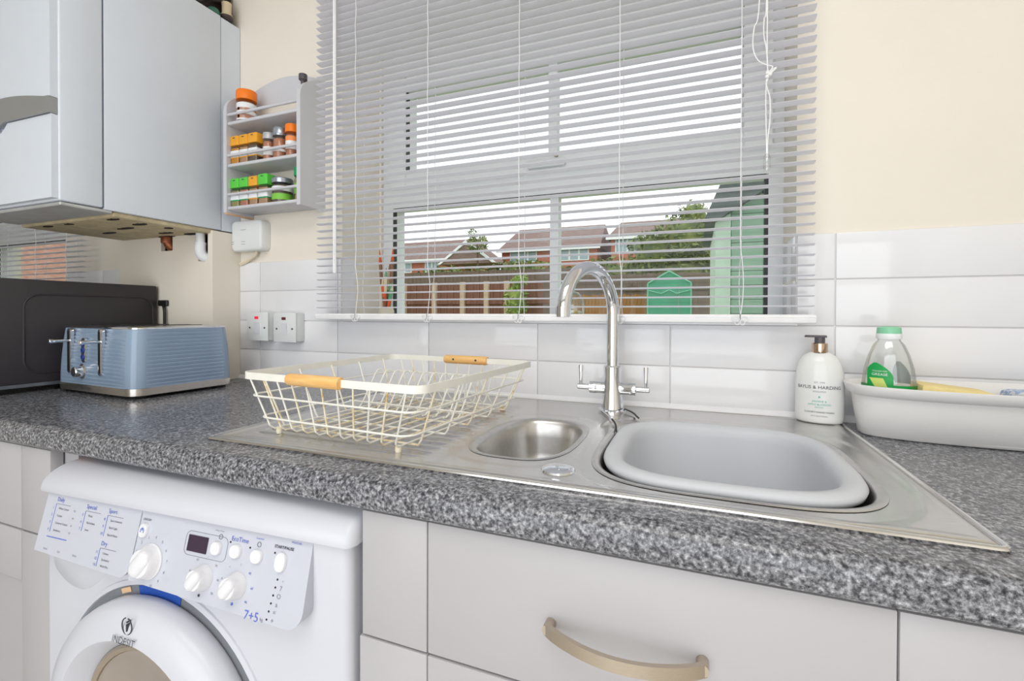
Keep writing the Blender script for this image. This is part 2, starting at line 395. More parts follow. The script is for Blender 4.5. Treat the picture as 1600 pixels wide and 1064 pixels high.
# ------------------------------------------------------------------ venetian blinds
PITCH = 0.0191
def slat_mesh(L_):
    m = MB(); n = 6; top = []; rings = []
    for x in (0, L_):
        up_ = [(x, -0.0125+0.025*i/n, -0.0022*(1-(2*i/n-1)**2)) for i in range(n+1)]
        dn = [(p[0], p[1], p[2]-0.0007) for p in reversed(up_)]
        rings.append(up_+dn)
    m.loft(rings); return m.mesh('slat', m_slat)
def blind(name, label, x0, x1, y, zb, ztop, cords, wand=None, pull=None, tiny=False):
    t = thing(name, label, 'blind', ((x0+x1)/2, y, zb)); L_ = x1-x0; sm = slat_mesh(L_)
    ox = -(L_)/2; n = int((ztop-zb-0.03)/PITCH)
    for i in range(n):
        inst('slat', sm, t, (ox, 0, 0.0275+i*PITCH), (R(-1), 0, 0))
    MB().box(ox-0.003, -ox+0.003, -0.014, 0.014, -0.006, 0.0105, b=0.003, seg=2).box(ox-0.003, -ox+0.003, -0.0145, 0.0145, 0.0035, 0.0075, b=0.001).build('bottom_rail', m_cord, t)
    MB().box(ox, -ox, -0.016, 0.016, n*PITCH+0.03, n*PITCH+0.06, b=0.002).build('head_rail', m_slat, t)
    rn = random.Random(3)
    for c in cords:
        cx = c-(x0+x1)/2
        for dy, dx in ((-0.0145, 0.0), (0.0145, 0.004)):
            pts = []; zz = 0.0
            while zz < n*PITCH+0.03:
                sag = 0.006*math.sin(min(1, zz/0.14)*PI)*(1 if dy < 0 else -0.6)
                pts.append((cx+dx+sag, dy*(1+0.12*math.sin(zz*60)), zz)); zz += 0.022
            MB().tube(pts, 0.00085, 5).build('ladder_cord', m_cord, t)
        if not tiny:
            b = MB()
            for k in range(5):
                a = k*1.25+0.3
                ring = [(cx+0.008*math.cos(a)+0.007*math.cos(q)*math.cos(a), -0.016-0.002*k % 0.006, 0.0+0.006*math.sin(a)+0.005*math.sin(q)) for q in [2*PI*i/10 for i in range(10)]]
                b.tube(ring, 0.0011, 5, closed=True)
            b.build('cord_clip', m_cord, t)
    if wand:
        wx, wz = wand; wx -= (x0+x1)/2
        MB().lathe([(0.0044, wz-zb), (0.0048, wz-zb+0.01), (0.0044, n*PITCH+0.03)], (wx, -0.022, 0), 6).build('tilt_wand', m_cord, t)
    if pull:
        def c3(px): return [(a-(x0+x1)/2, -0.022-dy, z-zb) for a, dy, z in px]
        MB().tube(smooth_path(c3([(1.1835, 0, 2.0), (1.181, 0, 1.70), (1.172, .002, 1.645), (1.1705, .002, 1.61), (1.178, .003, 1.585), (1.192, .003, 1.573), (1.203, .004, 1.567), (1.199, .004, 1.558), (1.1965, .003, 1.55)])), 0.0011, 5).build('pull_cord', m_cord, t)
        MB().tube(smooth_path(c3([(1.1935, 0, 2.0), (1.193, 0, 1.70), (1.189, .002, 1.66), (1.1885, .002, 1.63), (1.193, .003, 1.60), (1.195, .003, 1.56), (1.193, .003, 1.54), (1.1925, .003, 1.50), (1.194, .003, 1.43), (1.1945, .003, 1.40)])), 0.0011, 5).build('pull_cord', m_cord, t)
        MB().tube(smooth_path(c3([(1.1945, 0, 2.0), (1.1945, 0, 1.70), (1.1942, .002, 1.6), (1.1955, .003, 1.55), (1.193, .004, 1.535), (1.199, .004, 1.51), (1.1995, .004, 1.47), (1.196, .003, 1.43), (1.196, .003, 1.40)])), 0.0011, 5).build('pull_cord', m_cord, t)
        kn = MB()
        for k in range(4):
            kn.lathe([(0.001, -0.004), (0.0036, -0.002), (0.0036, 0.002), (0.001, 0.004)], (1.196+0.003*math.cos(k*2)-(x0+x1)/2, -0.026, 1.553+0.004*math.sin(k*2.1)-zb), 8)
        kn.tube(smooth_path(c3([(1.197, .005, 1.553), (1.205, .006, 1.558), (1.209, .006, 1.563), (1.204, .006, 1.561), (1.199, .005, 1.554)])), 0.0012, 5)
        kn.build('knot', m_cord, t)
        MB().lathe([(0.003, 0.012), (0.0055, 0.008), (0.006, -0.012), (0.0045, -0.018)], (1.195-(x0+x1)/2, -0.0255, 1.393-zb), 12).build('cord_toggle', m_clear, t)
    return t
blind('venetian_blind', 'white venetian blind over the main window above the sink', 0.0985, 1.277, -0.05, 1.0945, 2.06, [0.235, 0.4545, 0.695, 0.921, 1.152], wand=(0.172, 1.213), pull=True)
blind('venetian_blind', 'white venetian blind glimpsed under the boiler behind the black microwave', -2.30, -0.985, -0.045, 1.0935, 2.02, [-1.85, -1.55, -1.28, -1.08], tiny=True)

# ================================================================== worktop and base units
def roll_profile(y1):
    p = [(y1, 0.861), (-0.592, 0.861)]
    for i in range(1, 7): a = R(-90-15*i); p.append((-0.592+0.009*math.cos(a), 0.870+0.009*math.sin(a)))
    for i in range(0, 9): a = R(180-90*i/8); p.append((-0.583+0.018*math.cos(a), 0.882+0.018*math.sin(a)))
    p.append((y1, 0.9)); return p
wt = MB().prism(roll_profile(-0.53), 'x', -2.55, 2.28)
wt.box(-2.55, 0.345, -0.53, 0.0, 0.861, 0.9).box(1.315, 2.28, -0.53, 0.0, 0.861, 0.9).box(0.345, 1.315, -0.045, 0.0, 0.861, 0.9)
tag(wt.build('worktop', m_granite), 'grey speckled granite-effect laminate worktop with rolled front edge', 'worktop')

CF = -0.59      # plane of the cabinet fronts
def front_boards(parent, x0, x1, z0, z1, stl, name, railt=0.0, recess=False):
    """one drawer or door front: stiles, middle panel, rails, all with real joints"""
    f = thing_part(name, parent)
    g = 0.0012
    MB().box(x0, x0+stl-g/2, CF, CF+0.02, z0, z1, b=0.0015, seg=2).build('stile', m_cab, f)
    MB().box(x1-stl+g/2, x1, CF, CF+0.02, z0, z1, b=0.0015, seg=2).build('stile', m_cab, f)
    if recess:
        MB().box(x0+stl+g/2, x1-stl-g/2, CF, CF+0.02, z1-railt, z1, b=0.0015, seg=2).build('rail', m_cab, f)
        MB().box(x0+stl+g/2, x1-stl-g/2, CF, CF+0.02, z0, z0+railt, b=0.0015, seg=2).build('rail', m_cab, f)
        MB().box(x0+stl-0.004, x1-stl+0.004, CF+0.006, CF+0.018, z0+railt-0.004, z1-railt+0.004).build('panel', m_cab, f, 0)
    else:
        MB().box(x0+stl+g/2, x1-stl-g/2, CF+0.0004, CF+0.02, z0, z1, b=0.0015, seg=2).build('panel', m_cab, f)
    B(x0+0.002, x1-0.002, CF+0.012, CF+0.0195, z0+0.002, z1-0.002).build('backing', m_cab, f, 0)
    return f
def thing_part(name, parent):
    o = bpy.data.objects.new(name, None); COL.objects.link(o); o.parent = parent; o.empty_display_size = 0.03; return o
def bow_handle(parent, xa, xb, z):
    n = 18; rings = []
    for i in range(n+1):
        t = i/n; x = xa+(xb-xa)*t; y = CF-0.010-0.026*math.sin(PI*t)**0.8; hz = 0.0062; ht = 0.0026
        sl = math.atan2(-0.026*PI*math.cos(PI*t)*0.9, (xb-xa)); nx, ny = -math.sin(sl), math.cos(sl)
        rings.append([(x+nx*ht, y+ny*ht, z+hz), (x-nx*ht, y-ny*ht, z+hz), (x-nx*ht, y-ny*ht, z-hz), (x+nx*ht, y+ny*ht, z-hz)])
    h = MB().loft(rings)
    for x in (xa+0.003, xb-0.003):
        h.lathe([(0.0058, 0), (0.0058, -0.014)], (x, CF, z), 14, 'y')
    return h.build('handle', m_brnick, parent)
c1 = thing('base_cabinet', 'light grey sink cabinet with bowed metal drawer handle under the sink', 'cabinet', (0, 0, 0))
SX0, SX1 = 0.6825, 1.326
MB().box(SX0+0.001, SX0+0.019, CF+0.022, -0.01, 0.1, 0.86).box(SX1-0.019, SX1-0.001, CF+0.022, -0.01, 0.1, 0.86).box(SX0+0.019, SX1-0.019, -0.03, -0.012, 0.1, 0.70).box(SX0+0.019, SX1-0.019, CF+0.022, -0.03, 0.1, 0.118).build('body', m_cab, c1, 0)
d = front_boards(c1, SX0, SX1, 0.7005, 0.857, 0.0945, 'drawer_front')
bow_handle(d, 0.927, 1.083, 0.774)
d = front_boards(c1, SX0-0.004, SX1, 0.12, 0.6975, 0.0985, 'door', 0.0945, True)
c2 = thing('base_cabinet', 'light grey base cabinet left of the washing machine', 'cabinet', (0, 0, 0))
MB().box(-0.589, 0.038, CF+0.022, -0.01, 0.1, 0.86).build('body', m_cab, c2, 0)
front_boards(c2, -0.59, -0.003, 0.7005, 0.857, 0.095, 'drawer_front')
front_boards(c2, -0.59, -0.003, 0.12, 0.6975, 0.095, 'door', 0.0945, True)
c3 = thing('base_cabinet', 'light grey base cabinet at the right end beyond the sink cabinet', 'cabinet', (0, 0, 0))
MB().box(1.33, 1.93, CF+0.022, -0.01, 0.1, 0.86).build('body', m_cab, c3, 0)
front_boards(c3, 1.329, 1.93, 0.7005, 0.857, 0.095, 'drawer_front')
front_boards(c3, 1.329, 1.93, 0.12, 0.6975, 0.095, 'door', 0.0945, True)
st(B(0.04, 0.10, -0.578, -0.545, 0.8535, 0.8608).build('trim_batten', m_raw, ang=0))
st(B(0.04, 0.68, -0.012, 0.0, 0.0, 0.86).build('trim_recess_back', m_raw, ang=0))

# ================================================================== sink
s_ = thing('sink', 'stainless steel inset sink with drainer and one and a half bowls', 'sink', (0.83, -0.285, 0.9))
SXL, SXR, SYF, SYB = 0.337, 1.324, -0.541, -0.026
small = (0.822, -0.333, 0.074, 0.122, 3.0); main = (1.107, -0.327, 0.164, 0.176, 3.6)
def sd_se(x, y, b):
    cx, cy, hx, hy, e = b; q = (abs((x-cx)/hx)**e+abs((y-cy)/hy)**e)**(1/e)
    return (q-1)*min(hx, hy)*1.05
def sst(a, b, x): t = min(1, max(0, (x-a)/(b-a))); return t*t*(3-2*t)
def deck_z(x, y):
    e = min(x-SXL, SXR-x, y-SYF, SYB-y)
    z = 0.0002+0.0048*sst(0, 0.006, e)-0.0012*sst(0.012, 0.02, e)
    a = min(sd_se(x, y, main), sd_se(x, y, small))
    z -= 0.0018*(1-sst(0.028, 0.04, sd_se(x, y, main)))
    z -= 0.0016*(1-sst(0.02, 0.03, sd_se(x, y, small)))*sst(0.0, 0.02, sd_se(x, y, main)-0.02)
    dx = sst(0.375, 0.395, x)*(1-sst(0.70, 0.735, x)); dy = sst(-0.515, -0.50, y)*(1-sst(-0.12, -0.10, y))
    z += dx*dy*(0.0015*math.cos((y+0.5)*2*PI/0.024)-0.0016)
    return z
STEP = 0.003
nx = int(round((SXR-SXL)/STEP)); ny = int(round((SYB-SYF)/STEP)); dm = MB(); idx = {}; vs_ = []; fs_ = []
def dv(i, j):
    if (i, j) not in idx:
        x = SXL+(SXR-SXL)*i/nx; y = SYF+(SYB-SYF)*j/ny
        idx[(i, j)] = len(vs_); vs_.append((x-0.83, y+0.285, deck_z(x, y)))
    return idx[(i, j)]
for i in range(nx):
    for j in range(ny):
        x = SXL+(SXR-SXL)*(i+.5)/nx; y = SYF+(SYB-SYF)*(j+.5)/ny
        if sd_se(x, y, main) < 0.004 or sd_se(x, y, small) < 0.004: continue
        fs_.append((dv(i, j), dv(i+1, j), dv(i+1, j+1), dv(i, j+1)))
dm.add(vs_, fs_)
dk = dm.build('drainer_deck', m_steel, s_, ang=50)
MB().tube([(x, y, 0.0022) for x, y in rrect((SXL+SXR)/2-0.83, (SYF+SYB)/2+0.285, (SXR-SXL)/2+0.001, (SYB-SYF)/2+0.001, 0.008, 4)], 0.0032, 10, closed=True).build('rim', mat('polished_rim', (222, 221, 220), 0.16, 1.0, 0.02), s_)
def bowl(b, depth, name, drain):
    cx, cy, hx, hy, e = b; cx -= 0.83; cy += 0.285; rings = []
    prof = [(0.0095, 0.0026), (0.008, 0.0034), (0.004, 0.0034), (0.0, 0.0022), (-0.003, -0.002), (-0.005, -0.008), (-0.008, -0.03), (-0.012, -depth*0.6), (-0.018, -depth*0.85), (-0.028, -depth*0.96), (-0.045, -depth)]
    for o_, z in prof:
        ee = e
        rings.append([(x, y, z) for x, y in superell(cx, cy, hx+o_, hy+o_, ee, 72)])
    rings.append([(x, y, -depth-0.003) for x, y in superell(cx, cy, 0.035, 0.035, 2, 72)])
    o = MB().loft(rings, True, (False, True)).build(name, m_bowlst, s_, ang=80)
    MB().lathe([(0.034, 0), (0.033, 0.003), (0.02, 0.0025), (0.016, 0.001)], (cx, cy, -depth-0.003), 24).build('waste', m_chrome, o)
    return o
bowl(small, 0.095, 'half_bowl', 0); bowl(main, 0.15, 'main_bowl', 0)
MB().lathe([(0.0215, 0.002), (0.0225, 0.0035), (0.021, 0.006), (0.014, 0.0085), (0.004, 0.0092)], (0.9085-0.83, -0.488+0.285, 0), 28).build('tap_hole_cover', m_chrome, s_)

# washing-up bowl
wb = thing('washing_up_bowl', 'grey plastic washing-up bowl sitting in the main sink bowl', 'basin', (1.107, -0.324, 0.750))
prof = [(-0.040, 0.0), (-0.032, 0.006), (-0.016, 0.10), (-0.012, 0.140), (-0.002, 0.147), (0.0, 0.153), (-0.003, 0.158), (-0.011, 0.160), (-0.021, 0.158), (-0.026, 0.151), (-0.028, 0.14), (-0.036, 0.02), (-0.045, 0.006), (-0.06, 0.003)]
rings = [[(x, y, z) for x, y in superell(0, 0, 0.1585+o_, 0.170+o_, 3.5, 80)] for o_, z in prof]
MB().loft(rings, True, (True, True)).build('basin_shell', m_basin, wb, ang=70)

# ================================================================== mixer tap
tp = thing('mixer_tap', 'chrome swan-neck mixer tap with two lever handles behind the sink', 'tap', (0.912, -0.084, 0.9035))
MB().lathe([(0.029, 0.0), (0.029, 0.003), (0.0245, 0.006)], (0, 0, 0), 28).build('base_ring', m_chrome, tp)
MB().lathe([(0.0235, 0.004), (0.0215, 0.02), (0.0185, 0.05), (0.018, 0.075), (0.0185, 0.092), (0.0165, 0.095)], (0, 0, 0), 28).build('body', m_chrome, tp)
dirx, diry = -0.353, -0.936; Rr = 0.0875; zc = 0.203
pts = [(0, 0, 0.09), (0, 0, 0.12), (0, 0, 0.16), (0, 0, zc)]
for i in range(1, 25):
    a = PI*i/24*1.01; k = Rr-Rr*math.cos(a); pts.append((dirx*k, diry*k, zc+Rr*math.sin(a)))
MB().tube(pts, 0.0128, 20).build('spout', m_chrome, tp, ang=60)
e_ = Vector(pts[-1]); MB().lathe([(0.0135, 0.014), (0.0137, -0.004), (0.0115, -0.005)], tuple(e_), 20).build('aerator', m_chrome, tp)
for sgn in (-1, 1):
    h = MB().lathe([(0.0125, sgn*0.014), (0.0125, sgn*0.034), (0.0128, sgn*0.0345), (0.0128, sgn*0.047), (0.011, sgn*0.048)], (0, 0, 0.0475), 20, 'x')
    ho = h.build('valve_collar', m_chrome, tp)
    MB().lathe([(0.0062, sgn*0.046), (0.0062, sgn*0.073), (0.005, sgn*0.0745)], (0, 0, 0.0475), 16, 'x').build('spindle', m_chrome, ho)
    MB().lathe([(0.0035, 0.003), (0.0036, 0.01), (0.0052, 0.044), (0.0045, 0.0455)], (sgn*0.067, 0, 0.0475), 14).build('lever', m_chrome, ho)
# plug chain
ch = thing('plug_chain', 'steel ball plug chain looped from tap base into the sink', 'chain', (0.912, -0.084, 0.905))
p1 = smooth_path([(-0.026, -0.014, 0.004), (-0.012, -0.038, 0.0035), (0.004, -0.072, 0.003), (0.016, -0.102, 0.003)], 5)
MB().tube(p1, 0.0019, 6).build('link_wire', m_chrome, ch)
def balls(path, name):
    m = MB(); L0 = 0; pts = smooth_path(path, 12); last = None
    for p in pts:
        if last is None or (p-last).length > 0.0043:
            m.lathe([(0.0004, -0.0019), (0.0016, -0.001), (0.0019, 0.0), (0.0016, 0.001), (0.0004, 0.0019)], tuple(p), 8); last = p
    return m.build(name, m_dark, ch)
balls([(0.016, -0.102, 0.003), (0.024, -0.124, 0.0025), (0.030, -0.148, 0.002), (0.034, -0.168, 0.000), (0.0395, -0.188, -0.012), (0.0405, -0.195, -0.04)], 'ball_chain')
balls([(0.026, -0.006, 0.005), (0.038, -0.02, 0.0045), (0.048, -0.038, 0.004), (0.055, -0.056, 0.003), (0.060, -0.066, 0.002)], 'ball_chain')

# ================================================================== dish rack
dkr = thing('dish_rack', 'cream wire dish rack with wooden handles standing on the drainer', 'dish rack', (0.558, -0.320, 0.9015), R(-4))
BX, BY = 0.146, 0.180; TX, TY = 0.186, 0.197; ZB, ZT = 0.011, 0.105
def side(x_, y_, z):      # scale footprint with height
    t = (z-ZB)/(ZT-ZB); return (x_*(BX+(TX-BX)*t), y_*(BY+(TY-BY)*t), z)
rim = MB(); o_r = rrect(0, 0, TX, TY, 0.022, 6); i_r = rrect(0, 0, TX-0.003, TY-0.003, 0.019, 6)
rim.loft([[(x, y, ZT-0.0115) for x, y in o_r], [(x, y, ZT) for x, y in o_r], [(x, y, ZT) for x, y in i_r], [(x, y, ZT-0.0115) for x, y in i_r], [(x, y, ZT-0.0115) for x, y in o_r]], True, (False, False))
rim.build('rim', m_wire, dkr)
for z in (0.030, 0.066):
    h = side(1, 1, z); MB().tube([(x, y, z) for x, y in rrect(0, 0, h[0]+0.0015, h[1]+0.0015, 0.022, 5)], 0.0017, 6, closed=True).build('wire', m_wire, dkr)
nw = 11
for i in range(nw):                                   # wires down the front, along the floor and up the back
    u = -1+2*(i+0.5)/nw; zl = ZT-0.008
    def at(yv, z): t = (z-ZB)/(ZT-ZB); return (u*(BX+(TX-BX)*t)*0.97, yv*(BY+(TY-BY)*t), z)
    MB().tube([at(-1, zl), at(-1, ZB+0.006), (u*BX*0.97, -BY+0.006, ZB), (u*BX*0.97, BY-0.006, ZB), at(1, ZB+0.006), at(1, zl)], 0.0015, 6).build('wire', m_rust if i % 2 else m_wire, dkr)
for i in range(5):
    v = -1+2*(i+0.5)/5
    zl = ZT-0.008; tl = (zl-ZB)/(ZT-ZB)
    MB().tube([(-(BX+(TX-BX)*tl), v*(BY+(TY-BY)*tl), zl), (-BX-0.002, v*BY, ZB+0.005), (-BX+0.004, v*BY, ZB-0.003), (BX-0.004, v*BY, ZB-0.003), (BX+0.002, v*BY, ZB+0.005), (BX+(TX-BX)*tl, v*(BY+(TY-BY)*tl), zl)], 0.0016, 6).build('wire', m_wire if i % 2 else m_rust, dkr)
for i in range(11):                                   # plate holder: a row of leaning loops
    x = -0.118+0.0232*i
    y = 0.062
    MB().tube(smooth_path([(x, y-0.062, ZB+0.004), (x+0.003, y-0.048, ZB+0.009), (x+0.010, y-0.016, 0.078), (x+0.0125, y-0.008, 0.086), (x+0.0155, y+0.0, 0.084), (x+0.02, y+0.014, 0.060), (x+0.025, y+0.04, ZB+0.012), (x+0.026, y+0.054, ZB+0.004)], 3), 0.0014, 6).build('plate_wire', m_wire, dkr)
MB().tube([(-0.145, 0.012, 0.026), (0.148, 0.012, 0.026)], 0.0014, 6).build('wire', m_wire, dkr)
MB().tube([(-0.145, 0.105, 0.024), (0.148, 0.105, 0.024)], 0.0014, 6).build('wire', m_wire, dkr)
for sx in (-1, 1):
    for sy in (-1, 1):
        MB().lathe([(0.002, 0.012), (0.0046, 0.010), (0.0052, 0.005), (0.0042, 0.0015), (0.002, 0.0008)], (sx*0.125, sy*0.168, 0), 12).build('foot', m_rust, dkr)
for sy, xo in ((-1, -0.012), (1, 0.020)):
    y = sy*TY; hx = 0.0545
    prof = [(0.0085, -hx), (0.0096, -hx+0.003), (0.0096, hx-0.003), (0.0085, hx)]
    hd = MB().lathe(prof, (xo, y, ZT-0.0055), 18, 'x').build('wooden_handle', m_wood, dkr)
    if sy > 0:
        for q in (-0.028, 0.03):
            MB().lathe([(0.0024, 0), (0.0022, -0.0012), (0.001, -0.0014)], (xo+q, y-0.0092, ZT-0.0045), 10, 'y').build('screw', m_dark, hd)

# ================================================================== boiler
bo = thing('wall_boiler', 'white wall-hung gas boiler with silver handle strip at upper left', 'boiler', (-0.4855, -0.20, 1.355))
def bl(x0, x1, y0, y1, z0, z1, **k): return MB().box(x0+0.4855, x1+0.4855, y0+0.20, y1+0.20, z0-1.355, z1-1.355, **k)
BXL, BXR, BZ1 = -0.700, -0.2705, 2.004
bl(BXL, BXR, -0.364, -0.062, 1.357, BZ1, b=0.002, seg=2).build('casing', m_boil, bo)
bl(BXL+0.004, BXR-0.0015, -0.0605, 0.004, 1.356, BZ1-0.002, b=0.001).build('rear_spacer', m_boil, bo)
bl(BXL+0.003, BXR-0.002, -0.366, -0.0585, 1.36, BZ1-0.004).build('seam', m_boilseam, bo, 0)
bl(BXL, BXR, -0.452, -0.3665, 1.360, BZ1, b=0.004, seg=3).build('front_casing', m_boil, bo)
# front door panels: upper panel, silver strip with dipping lower edge, lower flap
def arc_plate(zfun0, zfun1, y0, y1, name, ma, n=28, bx=(BXL+0.004, BXR-0.003)):
    rings = []
    for i in range(n+1):
        x = bx[0]+(bx[1]-bx[0])*i/n; a, c = zfun0(x)-1.355, zfun1(x)-1.355
        rings.append([(x+0.4855, y0+0.2, a), (x+0.4855, y0+0.2, c), (x+0.4855, y1+0.2, c), (x+0.4855, y1+0.2, a)])
    return MB().loft(rings).build(name, ma, bo, 30)
def tt(x): return min(1, max(0, (0.1985-abs(x+0.4855))/0.1985))
def low(x):
    d = abs(x+0.4855)
    return 1.5513+0.004*tt(x)-0.022*(1-sst(0.006, 0.028, d))
def stop_(x): return 1.5887+0.024*math.sin(tt(x)*PI/2)
arc_plate(lambda x: max(low(x), 1.549)+0.0015, stop_, -0.470, -0.452, 'silver_strip', m_silver)
arc_plate(lambda x: 1.364, lambda x: low(x), -0.464, -0.452, 'lower_flap', m_boil)
arc_plate(lambda x: stop_(x)+0.001, lambda x: BZ1-0.004, -0.466, -0.452, 'upper_front_panel', m_boil)
bl(-0.53, -0.44, -0.4535, -0.4515, 1.48, 1.53).build('finger_recess', m_galv, bo, 0)
# underside: grey plate and beige grille with slots
bl(BXL+0.006, BXR-0.004, -0.449, -0.345, 1.350, 1.358, b=0.002).build('front_bottom_plate', m_galv, bo)
gr = bl(BXL+0.006, BXR-0.008, -0.342, -0.066, 1.344, 1.357, b=0.003).build('bottom_grille', m_beige, bo)
for i in range(4):
    for q in range(2):
        y = -0.315+i*0.058; x = -0.46+q*0.13-0.01*i
        for k in range(5): bl(x-0.045+k*0.018, x-0.036+k*0.018, y-0.018, y+0.018, 1.3432, 1.345).build('grille_rib', m_beige, gr, 0)
def slot(cx, cy, a, b_):
    MB().loft([[(x+0.4855, y+0.2, z) for x, y in superell(cx, cy, a, b_, 2.2, 24)] for z in (-0.0125, -0.010)]).build('opening', m_void, gr)
for cx, cy, a, b_ in ((-0.315, -0.322, 0.022, 0.008), (-0.325, -0.255, 0.026, 0.010), (-0.43, -0.23, 0.035, 0.008), (-0.60, -0.325, 0.02, 0.007), (-0.50, -0.325, 0.018, 0.007), (-0.31, -0.19, 0.014, 0.009), (-0.40, -0.14, 0.03, 0.009), (-0.345, -0.10, 0.03, 0.013), (-0.47, -0.092, 0.035, 0.013), (-0.56, -0.2, 0.03, 0.008)):
    slot(cx, cy, a, b_)
# pipes
cp = thing('copper_pipe', 'tarnished copper pipe stub entering the cream boxing below the boiler', 'pipe', (-0.474, -0.076, 1.30))
MB().tube(smooth_path([(0.0, -0.012, 0.0565), (0.0, -0.011, 0.035), (0.002, -0.004, 0.018), (0.003, 0.012, 0.008), (0.003, 0.034, 0.005)], 5), 0.0165, 16).build('pipe_bend', m_copper, cp)
MB().lathe([(0.019, 0.024), (0.0195, 0.028), (0.0195, 0.040), (0.019, 0.044)], (0.0, -0.011, 0), 16).build('collar', m_copper, cp)
wp = thing('waste_pipe', 'white plastic condensate pipe with elbow under the boiler', 'pipe', (-0.315, -0.095, 1.28))
MB().tube([(0, 0, 0.073), (0, 0, 0.06), (0, 0, 0.03)], 0.0125, 18).build('straight_pipe', m_pipe, wp)
MB().tube(smooth_path([(0, 0, 0.033), (0, 0, 0.012), (0.003, 0.006, -0.003), (0.010, 0.018, -0.009), (0.014, 0.04, -0.010)], 5), 0.0155, 18).build('elbow', m_pipe, wp)
MB().lathe([(0.0155, 0.030), (0.016, 0.031), (0.016, 0.036), (0.0155, 0.037)], (0, 0, 0), 18).build('socket_rim', m_pipe, wp)
tb = thing('pipe_fittings', 'dark pipework and cream valve on top of the boiler', 'pipe fittings', (-0.30, -0.10, BZ1))
m_valve = mat('valve_cream', (206, 190, 160), 0.5, var=0.1); m_tape = mat('green_tape', (60, 110, 92), 0.6); m_pd = mat('dark_pipe', (74, 64, 66), 0.4, 0.3, 0.2)
MB().tube(smooth_path([(-0.06, 0.08, 0.09), (-0.01, 0.055, 0.075), (0.012, 0.015, 0.055), (0.014, -0.02, 0.035)], 6), 0.02, 14).build('flexible_hose', m_pd, tb)
MB().lathe([(0.012, 0.012), (0.0165, 0.016), (0.0165, 0.024), (0.013, 0.028), (0.0135, 0.05), (0.015, 0.06)], (0.018, 0.066, -0.004), 16).build('valve_body', m_valve, tb)
MB().lathe([(0.006, 0.0005), (0.010, 0.003), (0.0175, 0.009), (0.0175, 0.016), (0.012, 0.018)], (0.018, 0.066, 0), 16).build('valve_nut', m_pd, tb)
MB().lathe([(0.013, 0.0005), (0.017, 0.006), (0.017, 0.016), (0.012, 0.022)], (0.008, 0.03, 0), 14).build('taped_joint', m_tape, tb)
MB().tube(smooth_path([(-0.03, -0.13, 0.03), (0.0, -0.10, 0.022), (0.016, -0.05, 0.03), (0.012, 0.0, 0.05)], 6), 0.0125, 12).build('dark_pipe', m_pd, tb)
MB().box(-0.2, 0.002, 0.045, 0.095, 0.0005, 0.16, b=0.004).build('pipe_shroud', m_void, tb)

# ================================================================== spice rack and jars
sr = thing('spice_rack', 'grey painted three-tier spice rack on the wall beside the boiler', 'spice rack', (-0.08, 0.004, 1.40))
RX0, RX1 = -0.2265, 0.0685; RT = 0.013
def rk(x): return x+0.08
def side_poly():
    return [(0.0, 0.002), (-0.092, 0.002), (-0.092, 0.300), (-0.0905, 0.314), (-0.085, 0.326), (-0.078, 0.335), (-0.068, 0.344), (-0.055, 0.353), (-0.042, 0.361), (-0.025, 0.370), (0.0, 0.381)]
MB().prism(side_poly(), 'x', rk(RX1-RT), rk(RX1)).build('side_panel', m_rack, sr, 40)
MB().prism([(y, z) if z > 0.003 else (y, 0.001) for y, z in side_poly()], 'x', rk(RX0), rk(RX0+RT)).build('side_panel', m_rack, sr, 40)
B(rk(RX0)+0.001, rk(RX0+RT)-0.001, -0.09, -0.001, -0.003, 0.0015).build('raw_bottom_edge', m_rackraw, sr, 0)
arch = [(rk(RX0+RT), 0.338)]
arch += [(rk(RX1-RT), 0.338)]
for i in range(0, 17):
    t = i/16; x = RX1-RT+(RX0-RX1+2*RT)*t; arch.append((rk(x), 0.381+0.030*math.sin(PI*t)**0.9))
MB().prism(arch, 'y', -0.010, -0.001).build('back_board', m_rack, sr, 40)
for z in (0.0085, 0.1335, 0.257):
    MB().box(rk(RX0+RT), rk(RX1-RT), -0.090, -0.001, z, z+0.010, b=0.0035, seg=3).build('shelf', m_rack, sr)
for z in (0.0545, 0.169, 0.2885):
    MB().tube([(rk(RX0+RT), -0.086, z), (rk(RX1-RT), -0.086, z)], 0.0042, 12).build('rail', m_rack, sr)
SH = [1.40+0.0185, 1.40+0.1435, 1.40+0.267]
GJ = 'spice jars on the grey rack'
def square_jar(x, sh, lid, fill, band, label, y=-0.060, s=0.0165, hgt=0.083):
    t = thing('spice_jar', label, 'spice jar', (x, y, SH[sh]), 0, GJ)
    def rr(h, r): return rrect(0, 0, h, h, r, 3)
    MB().loft([[(a, b, z) for a, b in rr(s*k, 0.004)] for k, z in ((0.94, 0.0), (1, 0.002), (1, 0.050), (0.9, 0.056))]).build('glass_body', m_jar, t)
    MB().loft([[(a, b, z) for a, b in rr(s*0.93, 0.0035)] for z in (0.0015, 0.047)]).build('contents', fill, t)
    MB().loft([[(a, b, z) for a, b in rr(s*1.02, 0.004)] for z in (0.020, 0.040)], True, (False, False)).build('label', m_label, t)
    MB().loft([[(a, b, z) for a, b in rr(s*1.03, 0.004)] for z in (0.0165, 0.0195)], True, (False, False)).build('label_stripe', band, t)
    MB().loft([[(a, b, z) for a, b in rr(s*k, 0.004)] for k, z in ((1.0, 0.055), (1.06, 0.056), (1.06, hgt-0.003), (0.98, hgt))]).build('lid', lid, t)
    B(-0.0045, 0.0045, -s*1.06-0.0004, -s*1.06+0.001, hgt-0.0075, hgt-0.005).build('lid_notch', m_dgrey, t, 0)
    return t
